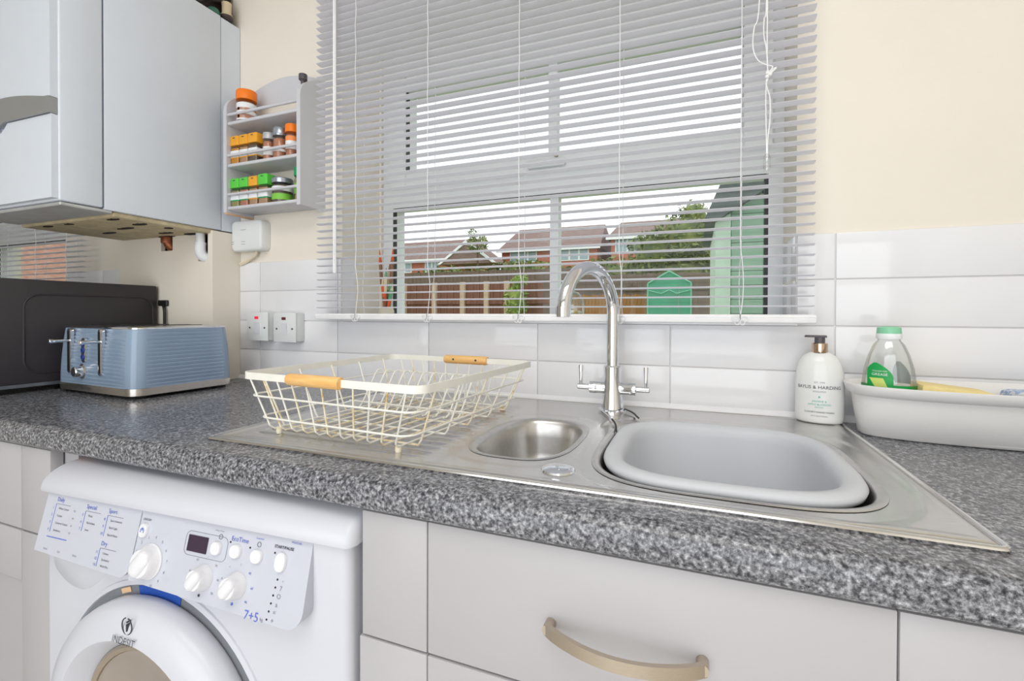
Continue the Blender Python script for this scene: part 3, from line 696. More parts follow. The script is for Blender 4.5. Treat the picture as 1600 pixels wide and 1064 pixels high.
def round_jar(x, sh, r, hgt, lidh, lid, fill, bands, label, y=-0.055, group=GJ, flare=1.06):
    t = thing('spice_jar', label, 'spice jar', (x, y, SH[sh]), 0, group)
    hb = hgt-lidh
    MB().lathe([(r*0.94, 0), (r, 0.003), (r, hb*0.82), (r*0.86, hb*0.93), (r*0.84, hb)], seg=22).build('glass_body', m_jar, t)
    MB().lathe([(r*0.9, 0.002), (r*0.94, 0.004), (r*0.94, hb*0.78), (r*0.8, hb*0.86)], seg=22).build('contents', fill, t)
    for z0, z1, mm in bands:
        MB().lathe([(r*1.012, z0*hb), (r*1.012, z1*hb)], seg=22, caps=(False, False)).build('label', mm, t)
    MB().lathe([(r*flare*0.98, hb-0.002), (r*flare, hb), (r*flare, hgt-0.002), (r*flare*0.95, hgt)], seg=22).build('lid', lid, t)
    return t
round_jar(-0.172, 2, 0.0265, 0.093, 0.026, m_orange, m_sp2, [(0.05, 0.80, m_label), (0.12, 0.30, m_lab_or), (0.46, 0.58, m_lab_or)], 'large round jar with orange lid on the top rack shelf')
bt = thing('flavouring_bottle', 'small dark-capped flavouring bottle at the right of the top rack shelf', 'bottle', (0.0405, -0.05, SH[2]), 0, GJ)
MB().lathe([(0.013, 0), (0.0138, 0.003), (0.0138, 0.055), (0.0125, 0.066), (0.006, 0.079)], seg=20).build('glass_body', m_sp5, bt)
MB().lathe([(0.0141, 0.058), (0.0130, 0.0665), (0.0085, 0.075)], seg=20, caps=(False, False)).build('neck_label', m_yellow, bt)
MB().lathe([(0.0141, 0.044), (0.0141, 0.053)], seg=20, caps=(False, False)).build('label', m_orange, bt)
MB().lathe([(0.0141, 0.016), (0.0141, 0.026)], seg=20, caps=(False, False)).build('label', m_lab_or, bt)
MB().lathe([(0.0062, 0.077), (0.0065, 0.090), (0.0115, 0.094), (0.0118, 0.107), (0.011, 0.109)], seg=20).build('cap', m_pumpd, bt)
square_jar(-0.197, 1, m_yellow, m_sp1, m_yellow, 'amber-lidded square jar of bright yellow spice, leftmost on the middle shelf')
square_jar(-0.161, 1, m_yellow, m_sp2, m_yellow, 'amber-lidded square jar of brown spice, second on the middle shelf')
square_jar(-0.1235, 1, m_yellow, m_sp5, m_yellow, 'amber-lidded square jar, third on the middle shelf beside the grey lid', s=0.0172)
round_jar(-0.0825, 1, 0.0160, 0.0815, 0.016, m_lidgrey, m_sp4, [(0.25, 0.62, m_label)], 'narrow round jar with pale grey lid on the middle shelf')
round_jar(-0.0385, 1, 0.0195, 0.089, 0.021, m_lidsil, m_sp4, [(0.30, 0.40, m_label)], 'grinder jar of pink salt with silver cap on the middle shelf')
round_jar(0.0055, 1, 0.0175, 0.093, 0.020, m_orange, m_sp4, [(0.62, 0.80, m_lab_or), (0.30, 0.62, m_label)], 'round jar with orange lid, rightmost on the middle shelf')
square_jar(-0.197, 0, m_green, m_sp3, m_dgreen, 'green-lidded square herb jar, leftmost on the bottom shelf')
square_jar(-0.1605, 0, m_green, m_sp4, m_dgreen, 'green-lidded square jar, second on the bottom shelf')
square_jar(-0.1235, 0, m_yellow, m_sp2, m_yellow, 'amber-lidded square jar between green lids on the bottom shelf')
square_jar(-0.0835, 0, m_green, m_sp2, m_dgreen, 'larger green-lidded square jar beside the wide glass jar', s=0.0178, hgt=0.085)
round_jar(-0.031, 0, 0.0275, 0.0695, 0.012, m_lidsil, m_sp5, [(0.12, 0.42, m_lab_gr), (0.55, 0.78, m_label)], 'wide glass jar with silver lid and green label on the bottom shelf')
round_jar(0.0265, 0, 0.0165, 0.098, 0.022, m_dgreen, m_sp3, [(0.3, 0.7, m_lab_gr)], 'jar with dark green lid half hidden at the right of the bottom shelf', y=-0.045)

# ================================================================== heating receiver box and switches
rc = thing('receiver_box', 'white rounded heating receiver box with cable below the spice rack', 'receiver', (-0.2075, 0.0, 1.342))
rings = [[(x, y_, z) for x, z in rrect(0, 0, a, b_, 0.013, 5)] for a, b_, y_ in ((0.062, 0.046, 0.004), (0.0625, 0.0465, -0.006), (0.0625, 0.0465, -0.024), (0.0605, 0.0445, -0.0285), (0.056, 0.040, -0.030))]
MB().loft(rings).build('housing', m_upvc, rc, 50)
for x0, x1, z in ((-0.022, 0.0, 0.018), (-0.017, -0.003, -0.018), (-0.017, -0.003, -0.026), (-0.060, -0.05, -0.017), (-0.060, -0.05, -0.024)):
    B(x0, x1, -0.0306, -0.0295, z-0.0006, z+0.0006).build('mark', m_grey, rc, 0)
MB().tube(smooth_path([(0.02, -0.008, -0.044), (0.018, -0.01, -0.056), (0.0, -0.008, -0.066), (-0.03, -0.005, -0.074), (-0.058, -0.004, -0.082)], 6), 0.0035, 8).build('cable', m_cream, rc)
MB().tube(smooth_path([(0.013, -0.006, -0.044), (0.012, -0.007, -0.056), (-0.004, -0.005, -0.068), (-0.03, -0.004, -0.079), (-0.057, -0.003, -0.086)], 6), 0.0025, 8).build('cable', m_cream, rc)
def switch(x, z, neon, label, w_=0.042, marks=True):
    t = thing('wall_switch', label, 'switch', (x, 0.0, z), 0, 'fused switches on the tiles')
    MB().box(-w_, w_, -0.030, 0.0, -w_, w_, b=0.0035, seg=2).build('back_box', m_upvc, t)
    MB().box(-w_-0.001, w_+0.001, -0.0345, -0.0302, -w_-0.001, w_+0.001, b=0.0015, seg=2).build('face_plate', m_upvc, t)
    MB().prism([(-0.0345, 0.013), (-0.0345, -0.021), (-0.0365, -0.021), (-0.0415, 0.013)], 'x', -0.008, 0.011).build('rocker', m_knobw, t, 0)
    B(-0.010, 0.005, -0.0355, -0.0342, 0.022, 0.030).build('neon_lamp', neon, t, 0)
    for sx in (-0.030, 0.030): MB().lathe([(0.0028, 0), (0.0026, -0.0012), (0.001, -0.0013)], (sx, -0.0345, -0.004), 10, 'y').build('screw', m_dgrey, t)
    return t
switch(-0.1555, 1.0655, m_red, 'white wall switch with lit red neon, nearest the boxing')
switch(-0.0470, 1.0635, m_dred, 'white wall switch with unlit dark neon, right of its twin')

# ================================================================== microwave
mw = thing('microwave_oven', 'black microwave oven at the left edge, side panel facing the sink', 'microwave', (-0.75, -0.30, 0.9))
def mwb(x0, x1, y0, y1, z0, z1, **k): return MB().box(x0+0.75, x1+0.75, y0+0.30, y1+0.30, z0-0.9, z1-0.9, **k)
mwb(-0.99, -0.510, -0.470, -0.098, 0.923, 1.190, b=0.004, seg=2).build('casing', m_mw, mw)
mwb(-0.985, -0.511, -0.468, -0.102, 0.915, 0.9235).build('base_trim', m_mwtrim, mw, 0)
mwb(-0.99, -0.510, -0.495, -0.4705, 0.917, 1.190, b=0.004, seg=2).build('door', m_black, mw)
em = MB()
ring = [(x, y) for x, y in rrect(-0.262, 1.050, 0.152, 0.102, 0.035, 8)]
em.tube([(-0.5105+0.75, y+0.30, z-0.9) for y, z in ring], 0.0028, 8, closed=True)
em.build('embossed_outline', m_mw, mw)
for fx in (-0.96, -0.545):
    for fy in (-0.44, -0.13): mwb(fx-0.012, fx+0.012, fy-0.012, fy+0.012, 0.9002, 0.9152).build('foot', m_black, mw, 0)
pl = thing('power_plug', 'black plug with cable behind the microwave on the boxing', 'plug', (-0.487, -0.0905, 1.135))
MB().box(-0.02, 0.022, -0.008, 0.0, -0.008, 0.010, b=0.002).build('plug_body', m_black, pl)
MB().tube(smooth_path([(0.004, -0.006, -0.006), (0.012, -0.008, -0.02), (0.015, -0.009, -0.04), (0.014, -0.009, -0.08), (0.008, -0.008, -0.12)], 6), 0.0042, 8).build('cable', m_black, pl)

# ================================================================== toaster
to = thing('toaster', 'blue-grey ribbed four-slice toaster with chrome levers in front of the microwave', 'toaster', (-0.309, -0.245, 0.9), R(-3))
HX, HY = 0.173, 0.125
def tring(z, inset, rr_=0.030): return rrect(0, 0, HX-inset, HY-inset, rr_, 8)
rings = []; nR = 15; z0, z1 = 0.026, 0.166
for i in range(nR*6+1):
    t = i/(nR*6); z = z0+(z1-z0)*t; taper = 0.008*t*t
    ph = (t*nR) % 1; rg = 0.0026*(1-ph)**1.6 if 0 < i < nR*6 else 0.0012
    ring = []
    for j, (x, y) in enumerate(rrect(0, 0, HX-taper, HY-taper, 0.030, 8)):
        # subdivide straight runs by blending ridge depth off at the corners
        ring.append((x, y))
    full = []
    n = len(ring)
    for j in range(n):
        a, b_ = ring[j], ring[(j+1) % n]
        L_ = math.hypot(b_[0]-a[0], b_[1]-a[1])
        if L_ > 0.05:
            for q in range(10):
                u = q/10; x = a[0]+(b_[0]-a[0])*u; y = a[1]+(b_[1]-a[1])*u
                fade = sst(0.0, 0.06, u)*(1-sst(0.94, 1.0, u)) if q else 0
                wob = 1+0.0*q
                nxv, nyv = (0, math.copysign(1, y)) if abs(b_[0]-a[0]) > abs(b_[1]-a[1]) else (math.copysign(1, x), 0)
                full.append((x-nxv*rg*fade, y-nyv*rg*fade, z))
        else: full.append((a[0], a[1], z))
    rings.append(full)
MB().loft(rings).build('ribbed_body', m_toast, to, 30)
MB().loft([[(x, y, z) for x, y in rrect(0, 0, HX+0.001-i_, HY+0.001-i_, 0.031, 8)] for i_, z in ((0.003, 0.007), (0.0, 0.009), (0.0, 0.0255), (0.004, 0.0265))]).build('chrome_base', m_chromeb, to, 40)
tpl = MB().loft([[(x, y, z) for x, y in rrect(0, 0, HX-0.0075-i_, HY-0.0075-i_, 0.028, 8)] for i_, z in ((0.0, 0.166), (0.0, 0.169), (0.004, 0.172), (0.012, 0.1725))]).build('chrome_top', m_chrome, to, 40)
for sx in (-0.075, 0.075):
    for sy in (-1, 1):
        MB().loft([[(x, y, z) for x, y in rrect(sx+sy*0.024, 0.0, 0.013, 0.078, 0.006, 3)] for z in (0.1722, 0.1732)]).build('toast_slot', m_black, tpl)
for sx in (-1, 1):
    for sy in (-1, 1): B(sx*(HX-0.03)-0.012, sx*(HX-0.03)+0.012, sy*(HY-0.026)-0.012, sy*(HY-0.026)+0.012, 0.0002, 0.0085).build('foot', m_black, to, 0)
FY = -HY+0.003
for lx in (-0.100, 0.043):
    sl = MB().loft([[(lx+x, y_, 0.108+z) for x, z in rrect(0, 0, a, b_, a*0.98, 6)] for a, b_, y_ in ((0.0088, 0.057, FY+0.002), (0.0088, 0.057, FY-0.0055), (0.007, 0.0555, FY-0.0062))]).build('lever_track', m_chrome, to)
    MB().loft([[(lx+x, y_, 0.108+z) for x, z in rrect(0, 0, 0.0034, 0.051, 0.0033, 6)] for y_ in (FY-0.0050, FY-0.0066)]).build('track_slot', m_black, sl)
    MB().lathe([(0.004, -0.004), (0.0042, -0.03), (0.0056, -0.038), (0.0058, -0.044), (0.005, -0.045)], (lx, FY, 0.134), 14, 'y').build('lever', m_chrome, to)
bp = MB().loft([[(-0.037+x, y_, 0.111+z) for x, z in rrect(0, 0, a, b_, a*0.98, 6)] for a, b_, y_ in ((0.0105, 0.031, FY+0.002), (0.0105, 0.031, FY-0.003), (0.009, 0.0295, FY-0.0036))]).build('button_panel', m_chrome, to)
for z in (0.128, 0.111, 0.094):
    bb = MB().lathe([(0.0075, -0.002), (0.0075, -0.0052), (0.0066, -0.006)], (-0.037, FY, z), 16, 'y').build('button', m_led, bp)
MB().lathe([(0.0190, 0.002), (0.0190, -0.003), (0.0140, -0.0055), (0.0125, -0.019), (0.0110, -0.0205)], (-0.044, FY, 0.058), 24, 'y').build('browning_dial', m_chrome, to)
put_text('Russell Hobbs', 0.0125, m_dgrey, Matrix.Translation((-0.036, -HY-0.0014, 0.0168)) @ FRONT, to)

# ================================================================== soap, tray, detergent
so = thing('soap_dispenser', 'pearly hand wash pump bottle standing on the back corner of the sink', 'soap bottle', (1.2890, -0.043, 0.9048), R(-12))
prof = [(0.034, 0.0), (0.0375, 0.003), (0.0390, 0.010), (0.0392, 0.040), (0.0390, 0.075), (0.0375, 0.095), (0.033, 0.112), (0.026, 0.123), (0.018, 0.1285), (0.0135, 0.1305)]
def brad(z):
    for (r0, a), (r1, b_) in zip(prof, prof[1:]):
        if a <= z <= b_: return r0+(r1-r0)*(z-a)/(b_-a)
    return prof[-1][0]
ASP = 0.62
MB().loft([[(r*math.cos(2*PI*j/40), r*ASP*math.sin(2*PI*j/40), z) for j in range(40)] for r, z in prof]).build('bottle', m_soap, so, 60)
MB().lathe([(0.0128, 0.129), (0.0132, 0.131), (0.0132, 0.146), (0.012, 0.147)], seg=22).build('collar', m_rose, so)
MB().lathe([(0.0085, 0.1465), (0.0085, 0.157), (0.0075, 0.158)], seg=18).build('pump_stem', m_pumpd, so)
MB().loft([[(x, y_*1.0, z) for x, y_ in pts_] for pts_, z in (([(0.011, -0.007), (0.011, 0.007), (-0.010, 0.007), (-0.024, 0.0035), (-0.024, -0.0035), (-0.010, -0.007)], 0.1575), ([(0.0115, -0.0075), (0.0115, 0.0075), (-0.010, 0.0075), (-0.0245, 0.004), (-0.0245, -0.004), (-0.010, -0.0075)], 0.1595), ([(0.0105, -0.0065), (0.0105, 0.0065), (-0.010, 0.0065), (-0.023, 0.003), (-0.023, -0.003), (-0.010, -0.0065)], 0.1615))]).build('pump_head', m_pumpd, so, 50)
def wrap(txt, size, ma, u0, z, parent, bold=0.0):
    me = text_mesh(txt, size, ma, 'CENTER', bold=bold)
    for v in me.vertices:
        zz = z+v.co.y; r = brad(zz)+0.0004; x = max(-0.985*r, min(0.985*r, (v.co.x+u0)))
        th = x/r
        v.co = Vector((r*math.sin(th*1.05) if abs(th) < 1.4 else x, -ASP*r*math.cos(th*1.05)-0.0003, zz))
    o = bpy.data.objects.new('lettering', me); COL.objects.link(o); o.parent = parent; return o
m_mint = mat('print_mint', (120, 196, 178), 0.6)
wrap('BAYLIS & HARDING', 0.0085, m_dgrey, -0.001, 0.0665, so)
wrap('EST. 1970', 0.004, m_grey, 0.0, 0.0755, so)
wrap('ENGLAND', 0.0042, m_grey, 0.0, 0.0590, so)
wrap('JASMINE &', 0.0048, m_mint, 0.0, 0.0410, so); wrap('APPLE BLOSSOM', 0.0048, m_mint, 0.0, 0.0350, so); wrap('INFUSED', 0.0034, m_mint, 0.0, 0.0300, so)
wrap('LUXURY HAND WASH', 0.0046, m_dgrey, 0.0, 0.0210, so); wrap('ANTI-BACTERIAL', 0.0034, m_grey, 0.0, 0.0140, so)
MB().lathe([(0.0016, 0), (0.0015, -0.0006)], (0.0, -ASP*0.043-0.0002, 0.0495), 8, 'y').build('printed_dot', m_mint, so)

TXC, TYC = 1.545, -0.0925
ty = thing('sink_tray', 'white oval plastic tray on the worktop right of the soap bottle', 'tray', (TXC, TYC, 0.9))
prof = [(0.205, 0.046, 0.0005), (0.208, 0.051, 0.003), (0.214, 0.064, 0.045), (0.217, 0.070, 0.069), (0.2235, 0.0785, 0.072), (0.2275, 0.0835, 0.085), (0.2275, 0.0838, 0.0875), (0.2255, 0.0815, 0.088), (0.222, 0.077, 0.083), (0.213, 0.066, 0.070), (0.205, 0.052, 0.006), (0.20, 0.046, 0.0035)]
MB().loft([[(x, y, z) for x, y in superell(0, 0, a, b_, 2.7, 96)] for a, b_, z in prof]).build('tray_shell', m_tray, ty, 50)
db = thing('detergent_bottle', 'clear washing-up liquid bottle with mint cap and green label in the tray', 'bottle', (1.3790, -0.093, 0.9040), R(-16))
prof2 = [(0.026, 0.0), (0.029, 0.004), (0.0325, 0.03), (0.0365, 0.06), (0.0370, 0.085), (0.034, 0.110), (0.0285, 0.132), (0.0215, 0.150), (0.016, 0.157), (0.0150, 0.161)]
def dr_(z):
    for (r0, a), (r1, b_) in zip(prof2, prof2[1:]):
        if a <= z <= b_: return r0+(r1-r0)*(z-a)/(b_-a)
    return 0.015
MB().loft([[(r*math.cos(2*PI*j/36), 0.66*r*math.sin(2*PI*j/36), z) for j in range(36)] for r, z in prof2]).build('bottle', m_clear, db, 60)
MB().lathe([(0.0172, 0.160), (0.0178, 0.162), (0.0178, 0.168), (0.0172, 0.169)], seg=24).build('cap_collar', m_label, db)
MB().lathe([(0.0170, 0.1685), (0.0172, 0.171), (0.0165, 0.179), (0.012, 0.181)], seg=24).build('cap', m_cap, db)
def wrapgrid(poly_fn, z0, z1, ma, name, side=-1, off=0.0006, n=14, asp=0.66):
    """label patch following the bottle wall; poly_fn(z) -> (xa, xb)"""
    rings = []
    for i in range(n+1):
        z = z0+(z1-z0)*i/n; xa, xb = poly_fn(z); r = dr_(z)+off; row = []
        for k in range(9):
            x = xa+(xb-xa)*k/8; x = max(-r*0.999, min(r*0.999, x)); row.append((x, side*asp*math.sqrt(max(0, r*r-x*x)), z))
        rings.append(row)
    return MB().loft(rings, False, (False, False)).build(name, ma, db, 60)
def shape(z):
    t = (z-0.060)/(0.116-0.060)
    if z < 0.060: return (-0.038, 0.038)
    return (-0.030+0.002*t, 0.006-0.028*max(0, t-0.45)**2/0.3)
wrapgrid(lambda z: (-0.0382, 0.0382), 0.035, 0.0835, m_lab2, 'label')
wrapgrid(lambda z: (-0.029+0.009*max(0, (z-0.106)/0.014)**2, 0.006-0.022*max(0, (z-0.094)/0.026)**2), 0.0835, 0.120, m_lab2, 'label')
wrapgrid(lambda z: (-0.029+0.5*(0.100-z), -0.002-0.4*(z-0.08)), 0.0800, 0.0945, m_lime, 'lime_picture', off=0.0011)
wrapgrid(lambda z: (0.006+12*(z-0.10)**2, 0.030-10*(z-0.09)**2*1.5), 0.0835, 0.121, mat('back_label_grey', (176, 180, 180), 0.6), 'back_label', side=1)
t_ = text_mesh('GREASE', 0.0062, m_label)
for v in t_.vertices:
    r = dr_(0.100)+0.0016; x = v.co.x-0.0125; v.co = Vector((x, -0.66*math.sqrt(max(1e-6, r*r-x*x))-0.0002, 0.1005+v.co.y))
inst('lettering', t_, db)
t_ = text_mesh('TOUGH ON', 0.0036, m_label)
for v in t_.vertices:
    r = dr_(0.106)+0.0018; x = v.co.x-0.0125; v.co = Vector((x, -0.66*math.sqrt(max(1e-6, r*r-x*x))-0.0002, 0.1060+v.co.y))
inst('lettering', t_, db)
sg = thing('cleaning_cloth', 'pale yellow sponge cloth lying in the white tray', 'cloth', (1.462, -0.090, 0.9045))
MB().M
c_ = MB(); c_.M = Matrix.Translation((0, 0, 0.056)) @ Matrix.Rotation(R(6), 4, 'Y') @ Matrix.Rotation(R(-8), 4, 'Z'); c_.box(-0.045, 0.045, -0.040, 0.040, 0.0, 0.026, b=0.003, seg=2)
c_.build('folded_cloth', m_sponge, sg)
c_ = MB(); c_.M = Matrix.Translation((0.0, 0, 0.0)); c_.box(-0.04, 0.04, -0.038, 0.038, 0.0, 0.054, b=0.004, seg=2); c_.build('sponge_block', m_sponge, sg)
bpk = thing('patterned_packet', 'blue and white patterned packet at the right end of the tray', 'packet', (1.60, -0.085, 0.9045))
c_ = MB(); c_.M = Matrix.Rotation(R(7), 4, 'Z'); c_.box(-0.055, 0.055, -0.042, 0.042, 0.0, 0.079, b=0.008, seg=2); c_.build('wrapper', m_bluew, bpk)

# ================================================================== washing machine
wm = thing('washing_machine', 'white front-loading washer dryer under the worktop beside the sink cabinet', 'washing machine', (0.0738, -0.6324, 0.0), R(2.9))
MB().loft([[(x, y, z) for x, y in rrect(0.30, 0.272, 0.2985, 0.272, 0.014, 5)] for z in (0.015, 0.812)]).build('body', m_white, wm, 40)
for fx in (0.05, 0.55):
    for fy in (0.06, 0.48): MB().lathe([(0.02, 0), (0.02, 0.016)], (fx, fy, 0), 12).build('foot', m_black, wm)
# lid: curved front roll
lp = [(0.54, 0.8135), (-0.006, 0.8135), (-0.0065, 0.818)]
for i in range(1, 9): a = R(180-75*i/8); lp.append((0.052+0.058*math.cos(a), 0.8185+0.033*math.sin(a)))
lp += [(0.12, 0.852), (0.54, 0.852)]
rings = []
def lidring(x, inset): return [(x, y+inset*(1 if y < 0.1 else -1)*1.0, z-(inset*0.6 if z > 0.82 else 0)) for y, z in lp]
for x, ins in ((-0.007, 0.012), (-0.005, 0.006), (0.0, 0.002), (0.006, 0.0), (0.594, 0.0), (0.600, 0.002), (0.604, 0.006), (0.606, 0.012)): rings.append(lidring(x, ins))
MB().loft(rings).build('lid', m_white, wm, 40)
# slanting control fascia
FZ0, FZ1 = 0.7235, 0.8110
def fy(z): return -0.0205*(FZ1-z)/(FZ1-FZ0)
def fas(poly, name, ma, y0=0.006, th=0.0):
    m = MB(); n = len(poly)
    m.add([(x, y0, z) for x, z in poly]+[(x, fy(z)-th, z) for x, z in poly], [tuple(range(n-1, -1, -1)), tuple(range(n, 2*n))]+[(i, (i+1) % n, n+(i+1) % n, n+i) for i in range(n)])
    return m.build(name, ma, wm, 25)
def corner(cx, cz, r, a0, a1, n=6): return [(cx+r*math.cos(R(a0+(a1-a0)*i/n)), cz+r*math.sin(R(a0+(a1-a0)*i/n))) for i in range(n+1)]
panel = fas([(0.2345, FZ1)]+[(0.2345, FZ0+0.004), (0.2345, FZ0-0.006)]+corner(0.523, FZ0+0.0075, 0.022, 270, 360)+[(0.545, FZ1)], 'control_fascia', m_fascia)
drawer = fas([(0.014, FZ1)]+[(0.014, FZ0+0.002)]+[(0.19, FZ0-0.005)]+corner(0.2125, FZ0+0.014, 0.020, 270, 360)+[(0.2325, FZ1)], 'detergent_drawer', m_fascia)
fas([(0.2324, FZ1), (0.2324, FZ0-0.004), (0.2346, FZ0-0.004), (0.2346, FZ1)], 'drawer_gap', m_grey, th=-0.0015)
FROT = Matrix.Rotation(math.atan2(0.0205, FZ1-FZ0), 4, 'X')
def on_fascia(x, z, off=0.0006): return Matrix.Translation((x, fy(z)-off, z)) @ Matrix.Rotation(math.atan2(0.0205, FZ1-FZ0)*-1, 4, 'X')
TILT = math.atan2(0.0205, FZ1-FZ0)
def fmat(x, z, off=0.0007): return Matrix.Translation((x, fy(z)-off, z)) @ Matrix.Rotation(-TILT, 4, 'X')
def fpart(mb, name, ma, x, z, off, parent=panel, ang=40):
    o = mb.build(name, ma, parent, ang); o.matrix_local = fmat(x, z, off); return o
def knob(x, z, r):
    k = MB().lathe([(r*1.12, 0.001), (r*1.12, -0.002), (r*1.02, -0.004), (r*0.96, -0.012), (r*0.84, -0.016)], (0, 0, 0), 28, 'y')
    ko = fpart(k, 'knob', m_knobw, x, z, 0)
    g = MB(); g.M = Matrix.Rotation(R(38), 4, 'Y')
    g.loft([[(xx, yy, zz) for xx, zz in rrect(0, 0, a, b_, a*0.95, 5)] for a, b_, yy in ((r*0.62, r*0.98, -0.010), (r*0.58, r*0.94, -0.016), (r*0.46, r*0.82, -0.0195), (r*0.2, r*0.6, -0.0208))])
    g.build('grip', m_knobw, ko, 85)
    return ko
knob(0.270, 0.7475, 0.0215); knob(0.3745, 0.7435, 0.0150); knob(0.4335, 0.7435, 0.0150)
def btn(x, z, a, b_, ma=m_knobw):
    return fpart(MB().loft([[(u*k, yy, v*k) for u, v in superell(0, 0, a, b_, 2.3, 24)] for k, yy in ((1.0, 0.001), (1.0, -0.003), (0.9, -0.0042))]), 'button', ma, x, z, 0)
b0 = btn(0.2436+0.003, 0.7850, 0.0082, 0.0100); btn(0.3888, 0.7818, 0.0088, 0.0088); btn(0.4232, 0.783, 0.0094, 0.0088); btn(0.4598, 0.7822, 0.0094, 0.0088); btn(0.5002, 0.7815, 0.0088, 0.0120)
fpart(MB().tube([(0.0034*math.cos(a), -0.0046, 0.0034*math.sin(a)) for a in [R(-40+260*i/12+0) for i in range(13)]], 0.0005, 5), 'power_symbol', m_blue, 0.2466, 0.785, 0)
fpart(B(-0.0004, 0.0004, -0.005, -0.0042, 0.0, 0.0045), 'power_symbol', m_blue, 0.2466, 0.785, 0)
fpart(B(-0.0180, 0.0180, -0.0012, 0.0005, -0.0105, 0.0105), 'display', m_disp, 0.3531, 0.7818, 0)
fpart(MB().tube([(x, 0, z) for x, z in rrect(0, 0, 0.0385, 0.0155, 0.008, 5)], 0.0004, 5, closed=True), 'display_outline', m_grey, 0.3680, 0.7815, 0.0002)
def ft(txt, size, ma, x, z, parent=panel, align='CENTER', bold=0.0):
    me = text_mesh(txt, size, ma, align, bold=bold); o = inst('lettering', me, parent); o.matrix_local = fmat(x, z, 0.0006) @ FRONT; return o
ft('ON/OFF', 0.0045, m_dgrey, 0.2475, 0.7995); ft('Delay Timer', 0.0032, m_grey, 0.3888, 0.8035); ft('EcoTime', 0.0085, m_blue, 0.4266, 0.7975); ft('Cycle End', 0.0032, m_blue, 0.4598, 0.8035)
ft('START/PAUSE', 0.0052, m_dgrey, 0.5013, 0.7985, bold=0.0001); ft('MOISTURE', 0.0034, m_blue, 0.520, 0.8065)
ft('7+5', 0.0155, m_blue, 0.4665, 0.7135); ft('kg', 0.0060, m_grey, 0.4835, 0.713)
fpart(MB().tube([(0.003*math.cos(2*PI*i/14), 0, 0.003*math.sin(2*PI*i/14)) for i in range(14)], 0.0006, 5, closed=True), 'cycle_icon', m_grey, 0.4598, 0.7965, 0.0004)
fpart(MB().tube([(0.003*math.cos(2*PI*i/14), 0, 0.003*math.sin(2*PI*i/14)) for i in range(14)], 0.0006, 5, closed=True), 'timer_icon', m_grey, 0.392, 0.7965, 0.0004)
for x, z in ((0.4105, 0.7925), (0.4455, 0.7905), (0.4875, 0.7905)): fpart(MB().lathe([(0.0013, 0.0002), (0.0013, -0.0005)], (0, 0, 0), 8, 'y'), 'indicator', m_black, x, z, 0)
for i in range(6):
    z = 0.7610-0.0093*i; x = 0.4985-0.0014*i
    fpart(MB().lathe([(0.0013, 0.0002), (0.0013, -0.0005)], (0, 0, 0), 8, 'y'), 'indicator', m_black, x, z, 0)
    me = text_mesh('kgmbdu'[i] if False else ('-', '7', 'O', 'a', '=', '+')[i], 0.008, m_grey); o = inst('lettering', me, panel); o.matrix_local = fmat(x+0.009, z, 0.0006) @ FRONT
for k in range(12):
    a = R(-70+k*26); 
    ft(str((10-k) if k < 10 else k), 0.0052, m_grey, 0.270+0.0325*math.cos(a), 0.7475+0.0315*math.sin(a))
for k, tx in enumerate(('50', '40', '30', '*', '60', '90')): a = R(-40+k*42); ft(tx, 0.0042, m_grey, 0.3745+0.026*math.cos(a), 0.7435+0.025*math.sin(a))
for k, tx in enumerate(('90', '60', '40', 'I', '=', 'A')): a = R(-40+k*42); ft(tx, 0.0044, m_blue if k < 3 else m_grey, 0.4335+0.0265*math.cos(a), 0.7435+0.025*math.sin(a))
for x in (0.3745, 0.4335): fpart(MB().lathe([(0.002, 0.0002), (0.002, -0.0005)], (0, 0, 0), 8, 'y'), 'indicator', m_blue if x > 0.4 else m_dgrey, x-0.002, 0.7215, 0)
# programme table printed on the drawer front
def column(x, z, title, rows, nums, dz=0.0098):
    ft(title, 0.0085, m_blue, x, z, drawer, 'LEFT')
    r_ = fpart(B(0, 0.034, -0.0003, 0.0002, -0.0003, 0.0003), 'printed_line', m_grey, x, z-0.0065, 0.0002, drawer)
    fpart(B(-0.0003, 0.0003, -0.0003, 0.0002, -dz*len(rows), 0.0), 'printed_line', m_blue, x, z-0.0065, 0.0002, drawer)
    for i, r in enumerate(rows):
        ft(nums[i], 0.0055, m_blue, x-0.005, z-0.0125-dz*i, drawer, 'CENTER'); ft(r, 0.0042, m_dgrey, x+0.008, z-0.0125-dz*i, drawer, 'LEFT')
column(0.040, 0.8030, 'Daily', ['White Cotton', 'Cotton', 'Coloured Cotton', 'Synthetics'], '1234', 0.0105)
fpart(B(0, 0.048, -0.0003, 0.0002, -0.0006, 0.0006), 'printed_line', m_blue, 0.036, 0.7485, 0.0002, drawer)
for i in range(4): ft(('90', '60', '40', '30')[i], 0.004, m_grey, 0.0865, 0.7905-0.0105*i, drawer)
column(0.112, 0.8010, 'Special', ['Wool', 'Bed & Bath', 'Jeans'], '567')
column(0.163, 0.8010, 'Sport', ['Sport Intensive', 'Sport Light', 'Special Shoes'], ['8', '9', '10'])
column(0.163, 0.7560, 'Dry', ['Cotton', 'Synthetics', 'Wool Dry'], ['11', '12', '13'], 0.0085)
for x, tx in ((0.032, 'Rinse'), (0.066, 'Spin'), (0.102, 'Drain')): ft(tx, 0.0042, m_grey, x+0.004, 0.7310, drawer, 'LEFT')
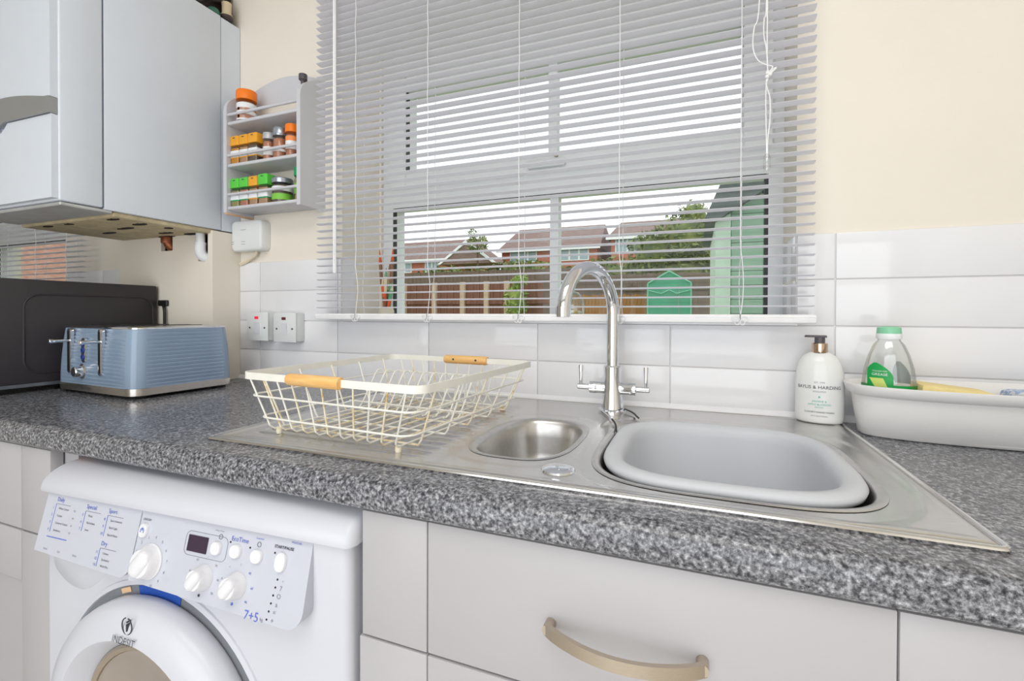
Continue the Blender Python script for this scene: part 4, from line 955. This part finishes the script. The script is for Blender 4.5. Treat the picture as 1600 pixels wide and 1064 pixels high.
# scoop below the drawer
sc_ = []
for i in range(15):
    t = i/14; sc_.append((0.024+0.128*t, 0.700-0.035*math.sin(PI*min(1, t*1.0))**0.7 if t < 0.5 else 0.700-0.035*math.sin(PI*t)**0.9))
pts = [(x, z) for x, z in sc_]; m = MB(); n = len(pts)
m.add([(x, -0.0006, 0.718) for x, z in pts]+[(x, -0.0014, z+0.002) for x, z in pts]+[(x, 0.0005, z) for x, z in pts], [(i, i+1, n+i+1, n+i) for i in range(n-1)]+[(n+i, n+i+1, 2*n+i+1, 2*n+i) for i in range(n-1)])
m.build('finger_scoop', m_white, wm, 60)
# door
DCX, DCZ = 0.266, 0.490
def door_loft(prof, seg=80):
    """prof: radius, depth, centre shift in x and z"""
    return MB().loft([[(DCX+dx+r*math.sin(2*PI*j/seg), y, DCZ+dz+r*math.cos(2*PI*j/seg)) for j in range(seg)] for r, y, dx, dz in prof], True, (False, False))
MB().lathe([(0.2215, 0.001), (0.2205, -0.0025), (0.2135, -0.004), (0.2115, 0.0008)], (DCX, 0, DCZ), 72, 'y', caps=(False, False)).build('door_surround', m_white, wm, 60)
MB().lathe([(0.2118, -0.0005), (0.190, -0.0008)], (DCX, 0, DCZ), 72, 'y', caps=(False, False)).build('door_gap_shade', m_gapshade, wm)  # grey ring paints the shade in the gap round the door
door = door_loft([(0.197, -0.0012, 0, 0), (0.2005, -0.006, 0, 0), (0.2005, -0.016, 0, 0), (0.1975, -0.026, 0, 0.001), (0.190, -0.034, 0, 0.003), (0.172, -0.0415, 0, 0.006), (0.153, -0.0460, 0, 0.009), (0.149, -0.0460, 0, 0.009), (0.146, -0.043, 0, 0.009), (0.132, -0.018, 0.006, 0.008), (0.130, -0.010, 0.006, 0.008)]).build('door', m_white, wm, 40)
door_loft([(0.1322, -0.0195, 0.006, 0.008), (0.128, -0.023, 0.006, 0.008), (0.122, -0.021, 0.006, 0.008), (0.120, -0.014, 0.006, 0.008)], 64).build('glass_ring', m_brnick, door)
door_loft([(0.122, -0.015, 0.006, 0.008), (0.110, -0.008, 0.006, 0.008), (0.08, -0.004, 0.006, 0.008), (0.04, -0.0015, 0.006, 0.008), (0.001, -0.001, 0.006, 0.008)], 48).build('drum_opening', m_drum, door, 60)
door_loft([(0.1205, -0.019, 0.006, 0.008), (0.10, -0.016, 0.006, 0.008), (0.05, -0.014, 0.006, 0.008), (0.001, -0.0135, 0.006, 0.008)], 48).build('glass_bowl', m_drumg, door, 60)
# logo
lg = MB().tube([(DCX+0.0105*math.cos(a)*0.92, -0.0432, 0.6705+0.0105*math.sin(a)*1.1) for a in [R(105+330*i/24) for i in range(25)]], 0.0009, 6); lg.build('ring_logo', m_dgrey, door)
MB().box(DCX-0.0008, DCX+0.0008, -0.0442, -0.0395, 0.6635, 0.6735).lathe([(0.0013, -0.039), (0.0013, -0.0440)], (DCX+0.0008, 0, 0.6765), 8, 'y').build('logo_letter', m_dgrey, door, 0)
me = text_mesh('INDESIT', 0.0125, m_dgrey, bold=0.0)
LT = Matrix.Translation((DCX, -0.0482, 0.6525)) @ Matrix.Rotation(R(-14), 4, 'X') @ FRONT
o = inst('lettering', me, door); o.matrix_local = LT
st_ = MB(); rings = []
for i in range(11):
    a = R(101-24*i/10); rings.append([(DCX+r*math.cos(a), -0.0015-0.0*i, DCZ+r*math.sin(a)) for r in (0.1965, 0.2110)])
st_.loft(rings, False, (False, False)); st_.build('energy_sticker', m_sticker, wm, 0)
st2 = MB(); rings = [[(DCX+r*math.cos(R(112-6*i/4)), -0.0015, DCZ+r*math.sin(R(112-6*i/4))) for r in (0.2025, 0.2100)] for i in range(5)]
st2.loft(rings, False, (False, False)).build('warning_sticker', m_rackraw, wm, 0)

# ================================================================== things on the window sill
vz = thing('ornament_pot', 'cream pot of tall orange-tipped painted sticks at the left end of the sill', 'ornament', (0.222, 0.085, SILL+0.006))
m_pot = mat('cream_pot', (226, 218, 196), 0.5, var=0.03); m_or2 = mat('orange_red_paint', (226, 92, 40), 0.5); m_brn = mat('brown_paint', (150, 110, 84), 0.6, var=0.2); m_gr2 = mat('jade_paint', (110, 170, 130), 0.5); m_crm = mat('cream_paint', (226, 212, 180), 0.6, var=0.1)
MB().lathe([(0.019, 0.0), (0.022, 0.004), (0.0235, 0.022), (0.021, 0.030), (0.018, 0.034), (0.016, 0.0335), (0.015, 0.02)], (0, 0, 0), 24).build('pot', m_pot, vz)
for k, (dx, dy, h, lean, cols_) in enumerate(((-0.016, -0.002, 0.205, -0.006, (m_crm, m_brn, m_or2)), (0.014, 0.004, 0.212, 0.008, (m_gr2, m_brn, m_or2)), (0.0, -0.008, 0.15, 0.006, (m_or2, m_crm, m_gr2)), (0.006, -0.01, 0.12, -0.012, (m_brn, m_or2, m_crm)), (-0.006, 0.008, 0.17, 0.014, (m_gr2, m_crm, m_brn)), (0.016, -0.006, 0.10, 0.012, (m_or2, m_gr2, m_crm)))):
    base = Vector((dx*0.5, dy, 0.018)); tip = Vector((dx+lean, dy, h))
    for q in range(3):
        a_, b_ = (0.0, 0.45, 0.8)[q], (0.45, 0.8, 1.0)[q]
        p0, p1 = base.lerp(tip, a_), base.lerp(tip, b_)
        rr = [0.0045, 0.005] if q == 0 else ([0.005, 0.0048] if q == 1 else [0.0048, 0.0008])
        MB().tube([p0, p1], 0.005, 8, radii=rr).build('painted_stick', cols_[q], vz)
gd = thing('glass_cloche', 'small clear glass dome with yellow flowers on the sill behind the tap', 'ornament', (0.790, 0.075, SILL+0.006))
MB().lathe([(0.026, 0.006), (0.027, 0.03), (0.0255, 0.048), (0.020, 0.062), (0.011, 0.070), (0.002, 0.0725)], seg=28).build('dome', glass_mat('cloche_glass', (0.9, 0.95, 0.9), 0.12, 0.02), gd)
MB().lathe([(0.029, 0.0), (0.030, 0.003), (0.028, 0.006), (0.02, 0.0065)], seg=28).build('base', m_pot, gd)
m_yf = mat('yellow_petal', (222, 190, 90), 0.7, var=0.1)
for k in range(6):
    a = k*1.05; fx, fy_ = 0.014*math.cos(a), 0.014*math.sin(a)
    fl = MB().lathe([(0.001, 0.008), (0.001, 0.016), (0.006, 0.019), (0.0065, 0.022), (0.002, 0.024)], (fx, fy_, 0), 8).build('flower', m_yf if k % 2 else m_label, gd)

# ================================================================== outside
m_grass = mat('lawn', (120, 140, 70), 0.9, var=0.25, scale=8)
m_brick = ramp_mat('house_brick', 6, [(0.35, (166, 96, 76)), (0.55, (184, 112, 90)), (0.7, (198, 132, 110))], 0.9, stretch=(1, 1, 4))
m_brick2 = ramp_mat('pale_brick', 5, [(0.35, (176, 120, 96)), (0.55, (200, 146, 120)), (0.7, (214, 170, 146))], 0.9, stretch=(1, 1, 4))
m_roof = ramp_mat('roof_tiles', 3, [(0.35, (118, 98, 92)), (0.55, (136, 114, 106)), (0.7, (150, 130, 122))], 0.9, stretch=(1, 4, 8))
m_wpaint = mat('white_joinery', (236, 238, 240), 0.5)
m_hglass = mat('house_glass', (150, 170, 178), 0.15)
m_fence = ramp_mat('fence_boards', 4, [(0.3, (112, 76, 64)), (0.5, (132, 92, 76)), (0.7, (150, 110, 90))], 0.9, stretch=(6, 6, 0.6))
m_fence2 = ramp_mat('weathered_boards', 4, [(0.3, (96, 84, 74)), (0.5, (116, 102, 88)), (0.7, (134, 118, 100))], 0.9, stretch=(6, 6, 0.6))
m_post = mat('pale_post', (206, 182, 158), 0.8, var=0.08)
m_reed = ramp_mat('reed_screen', 30, [(0.35, (140, 96, 52)), (0.55, (176, 128, 76)), (0.7, (200, 156, 100))], 0.9, stretch=(6, 6, 0.3))
m_leaf = ramp_mat('leaf_green', 3, [(0.35, (70, 88, 42)), (0.5, (104, 120, 58)), (0.65, (142, 150, 78))], 0.8)
m_leaf2 = ramp_mat('leaf_bright', 3, [(0.35, (96, 120, 56)), (0.5, (134, 156, 76)), (0.65, (170, 184, 100))], 0.8)
m_bark = mat('bark', (92, 76, 60), 0.9, var=0.2)
m_tent = mat('green_tarpaulin', (74, 164, 130), 0.45, var=0.1, scale=5)
m_tent2 = mat('green_tarp_seam', (120, 200, 168), 0.5)
m_shedg = mat('pale_green_boards', (178, 200, 182), 0.6, var=0.08, scale=6)
m_shedd = mat('green_boards', (128, 160, 138), 0.6, var=0.1, scale=6)
m_shedr = mat('dark_roof_felt', (88, 96, 94), 0.8, var=0.1)
st(B(-60, 40, 0.31, 70, -0.3, -0.15).build('ground', m_grass, ang=0))
def house(label, x0, x1, y, eave, ridge, hip, wins, brick=m_brick, gable=None):
    cx = (x0+x1)/2; h = thing('house', label, 'house', (cx, y, -0.15)); w = (x1-x0)/2; e = eave+0.15; r = ridge+0.15
    B(-w, w, 0, 7, 0, e).build('wall', brick, h, 0)
    MB().add([(-w-0.3, -0.4, e-0.1), (w+0.3, -0.4, e-0.1), (w+0.3, 7.4, e-0.1), (-w-0.3, 7.4, e-0.1), (-w+hip, 3.5, r), (w-hip*0.2, 3.5, r)],
             [(0, 1, 5, 4), (2, 3, 4, 5), (1, 2, 5), (3, 0, 4), (3, 2, 1, 0)]).build('roof', m_roof, h, 0)
    B(-w-0.3, w+0.3, -0.46, -0.4, e-0.22, e-0.04).build('gutter_board', m_wpaint, h, 0)
    for (a, b_, z0, z1) in wins:
        f = B(a-cx, b_-cx, -0.06, 0.02, z0+0.15, z1+0.15).build('window', m_wpaint, h, 0)
        n = max(2, int((b_-a)/0.7))
        for k in range(n):
            u0 = a-cx+(b_-a)*k/n+0.07; u1 = a-cx+(b_-a)*(k+1)/n-0.07
            B(u0, u1, -0.09, -0.05, z0+0.23, z1+0.07).build('pane', m_hglass, f, 0)
    if gable:
        g0, g1, gz = gable
        MB().prism([(g0-cx, e-0.6), (g1-cx, e-0.6), ((g0+g1)/2-cx, gz+0.15)], 'y', -1.2, 2).build('gable_roof', m_roof, h, 0)
        MB().prism([(g0-cx-0.1, e-0.6), (g0-cx+0.15, e-0.6), ((g0+g1)/2-cx, gz+0.0), (g1-cx-0.15, e-0.6), (g1-cx+0.1, e-0.6), ((g0+g1)/2-cx, gz+0.22)], 'y', -1.3, -1.15).build('bargeboard', m_wpaint, h, 0)
    return h
house('brick bungalow with white bargeboard gable, leftmost beyond the fence', -24.0, -15.0, 30, 5.3, 7.25, 1.6, [(-20.6, -19.4, 4.3, 5.1), (-18.2, -17.0, 4.3, 5.1)], gable=(-16.3, -11.9, 6.3))
house('brick house with long brown tiled roof in the middle distance', -13.1, -5.6, 33, 6.1, 8.3, 0.2, [(-12.4, -10.2, 5.1, 6.0), (-8.4, -6.2, 5.1, 6.0)])
house('brick house with white upstairs window, right of the long roof', -4.6, 2.0, 33, 6.65, 8.35, 0.2, [(-4.3, -2.6, 5.5, 6.55)])
bw = thing('brick_wall', 'pale orange brick wall of the neighbour seen through the left blind', 'wall', (-9.0, 2.2, -0.15))
B(-6.0, 4.4, 0.0, 0.3, 0.0, 4.5).build('brickwork', m_brick2, bw, 0)
B(-6.0, 4.45, -0.05, 0.35, 4.5, 4.58).build('coping', m_post, bw, 0)
def fence(label, x0, x1, y, top, board, ma, posts=(), name='garden_fence', rz=0.0):
    f = thing(name, label, 'fence', (x0, y, -0.15), rz); n = int((x1-x0)/board); bm_ = B(0.004, board-0.004, 0, 0.02, 0, top+0.15).mesh('board', ma, 0)
    for i in range(n):
        inst('board', bm_, f, (i*board, 0.004*(i % 2), -0.01*(i % 3)))
    for p in posts: B(p-x0-0.045, p-x0+0.045, -0.07, 0.0, 0, top+0.17).build('post', m_post, f, 0)
    B(0, x1-x0, -0.03, 0.0, 0.5, 0.58).box(0, x1-x0, -0.03, 0.0, top-0.25, top-0.18).build('rail', ma, f, 0)
    return f
fence('reddish brown board fence with pale posts at the left of the garden', -5.4, -1.36, 7.0, 1.70, 0.14, m_fence, (-4.4, -3.70, -3.08, -2.58, -2.17))
fence('weathered grey-brown taller fence behind the red-brown fence', -12.0, -1.2, 12.0, 2.45, 0.30, m_fence2)
fence('dark brown fence behind the reed screen', -1.3, 3.0, 10.0, 2.05, 0.22, m_fence2)
fence('reed screen fence behind the tap, left of the green tent', -1.0, 0.32, 7.2, 1.46, 0.06, m_reed)
def foliage(name, label, loc, blobs, nleaf, ma, leaf=0.12, trunk=0.0, seed=1, cat='tree'):
    rn = random.Random(seed); t = thing(name, label, cat, loc); m = MB(); core = MB()
    vs2, fs2 = [], []
    tot = sum(b[3]*b[4]*b[5] for b in blobs)
    for (bx_, by_, bz_, rx, ry, rz_) in blobs:
        for _ in range(int(nleaf*rx*ry*rz_/tot)):
            while True:
                p = Vector((rn.uniform(-1, 1), rn.uniform(-1, 1), rn.uniform(-1, 1)))
                if 0.5 < p.length < 1.08: break
            c = Vector((bx_+p.x*rx, by_+p.y*ry, bz_+p.z*rz_)); d1 = Vector((rn.gauss(0, 1), rn.gauss(0, 1), rn.gauss(0, 1))).normalized(); d2 = d1.orthogonal().normalized()
            a = leaf*rn.uniform(0.6, 1.2); n0 = len(vs2)
            vs2 += [tuple(c-d1*a), tuple(c+d2*a*0.45), tuple(c+d1*a), tuple(c-d2*a*0.45)]; fs2.append((n0, n0+1, n0+2, n0+3))
        core.lathe([(0.05, -0.66), (0.45, -0.5), (0.66, 0), (0.45, 0.5), (0.05, 0.66)], seg=12) if False else None
        rings = [[(bx_+rx*0.72*math.cos(q)*math.cos(h), by_+ry*0.72*math.sin(q)*math.cos(h), bz_+rz_*0.72*math.sin(h)) for q in [2*PI*i/12 for i in range(12)]] for h in (-1.4, -0.9, -0.4, 0.1, 0.6, 1.0, 1.4)]
        core.loft(rings)
    m.add(vs2, fs2); lv = m.build('leaves', ma, t, 0); lv['kind'] = 'stuff'
    if name != 'roof_tree': core.build('inner_foliage', ma, t, 60)
    MB().tube([(0, 0, 0), (0.05, 0, max(0.4, blobs[0][2]*0.6)), (blobs[0][0], blobs[0][1], blobs[0][2])], 0.07, 8, radii=[0.1, 0.08, 0.04]).build('trunk', m_bark, t)
    return t
foliage('garden_tree', 'leafy tree rising above the fence at the right of the view', (0.75, 12.6, -0.15), [(0.1, 0, 3.3, 0.95, 0.9, 0.75), (-0.7, 0, 2.9, 0.8, 0.8, 0.75), (0.75, 0, 3.0, 0.75, 0.8, 0.95), (0.25, 0, 3.95, 0.45, 0.5, 0.4), (0.1, 0, 2.2, 1.6, 0.8, 0.8)], 5200, m_leaf, 0.085, seed=2)
foliage('hedge', 'broad olive hedge in front of the middle house', (-2.0, 15.2, -0.15), [(-1.2, 0, 2.1, 1.4, 0.7, 0.85), (0.4, 0, 2.3, 1.4, 0.7, 0.95), (1.7, 0, 2.3, 1.1, 0.7, 0.9)], 4200, m_leaf, 0.085, seed=4, cat='hedge')
foliage('shrub', 'low hedge along the top of the weathered fence', (-5.2, 12.8, -0.15), [(-1.3, 0, 2.35, 1.5, 0.5, 0.5), (1.2, 0, 2.4, 1.6, 0.5, 0.55)], 2200, m_leaf, 0.08, seed=5, cat='hedge')
foliage('sapling', 'small bright green sapling at the end of the red-brown fence', (-1.85, 6.6, -0.15), [(0, 0, 1.45, 0.20, 0.2, 0.32), (0.06, 0, 1.85, 0.14, 0.15, 0.12)], 420, m_leaf2, 0.05, seed=6, cat='shrub')
foliage('shrub', 'bright green bush beside the pale green shed', (1.55, 8.0, -0.15), [(0, 0, 2.0, 0.16, 0.2, 0.30)], 240, m_leaf2, 0.05, seed=8, cat='shrub')
foliage('roof_tree', 'thin grey-green tree between the two distant roofs', (-12.6, 27.5, -0.15), [(0, 0, 6.0, 0.7, 0.7, 0.6), (-0.3, 0, 6.7, 0.35, 0.4, 0.4)], 420, m_leaf, 0.11, seed=9)
# green zip-up greenhouse tent
gt = thing('greenhouse_tent', 'small green plastic greenhouse tent with pitched top by the reed screen', 'greenhouse', (0.67, 7.0, -0.15))
def gp(x, z): return (x, z+0.15)
MB().prism([gp(-0.335, -0.15), gp(0.335, -0.15), gp(0.335, 1.62), gp(0.0, 1.815), gp(-0.335, 1.62)], 'y', 0, 0.75).build('cover', m_tent, gt, 0)
for sx in (-1, 1):
    MB().tube([(sx*0.335, -0.01, 1.77), (0, -0.01, 1.965)], 0.014, 6).build('roof_seam', m_tent2, gt); MB().tube([(sx*0.335, -0.01, 1.77), (sx*0.335, -0.01, 0)], 0.012, 6).build('corner_seam', m_tent2, gt)
    MB().tube([(sx*0.335, -0.01, 1.66), (sx*0.12, -0.02, 1.60), (sx*0.0, -0.015, 1.66)], 0.01, 6).build('fold', m_tent2, gt)
MB().tube([(0.15, -0.012, 1.75), (0.15, -0.012, 0)], 0.008, 6).build('zip', m_shedd, gt)
# pale green shed close to the window at the right
sh = thing('garden_shed', 'pale green boarded shed with steep dark roof at the right of the window', 'shed', (1.9, 3.5, -0.15))
def sp(x, z): return (x-1.9, z+0.15)
MB().prism([sp(1.235, -0.15), sp(1.36, -0.15), sp(1.36, 2.15), sp(1.235, 1.93)], 'y', 0, 1.6).build('corner_board', m_shedg, sh, 0)
for i in range(2):
    x = 1.36+0.0*i
for i in range(18):
    z = -0.13+0.125*i
    B(1.365-1.9, 2.6-1.9, 0.012, 0.03, z+0.15, z+0.118+0.15).build('board', m_shedd if i % 1 == 0 else m_shedg, sh, 0)
MB().prism([sp(1.37, -0.15), sp(2.6, -0.15), sp(2.6, 2.3), sp(1.9, 3.4), sp(1.37, 2.3)], 'y', 0.032, 1.6).build('inner_wall', m_shedg, sh, 0)
MB().prism([sp(1.15, 1.965), sp(1.24, 1.93), sp(1.60, 2.16), sp(2.20, 2.16), sp(2.6, 1.95), sp(2.66, 1.98), sp(1.9, 3.75)], 'y', -0.10, 1.75).build('roof', m_shedr, sh, 0)
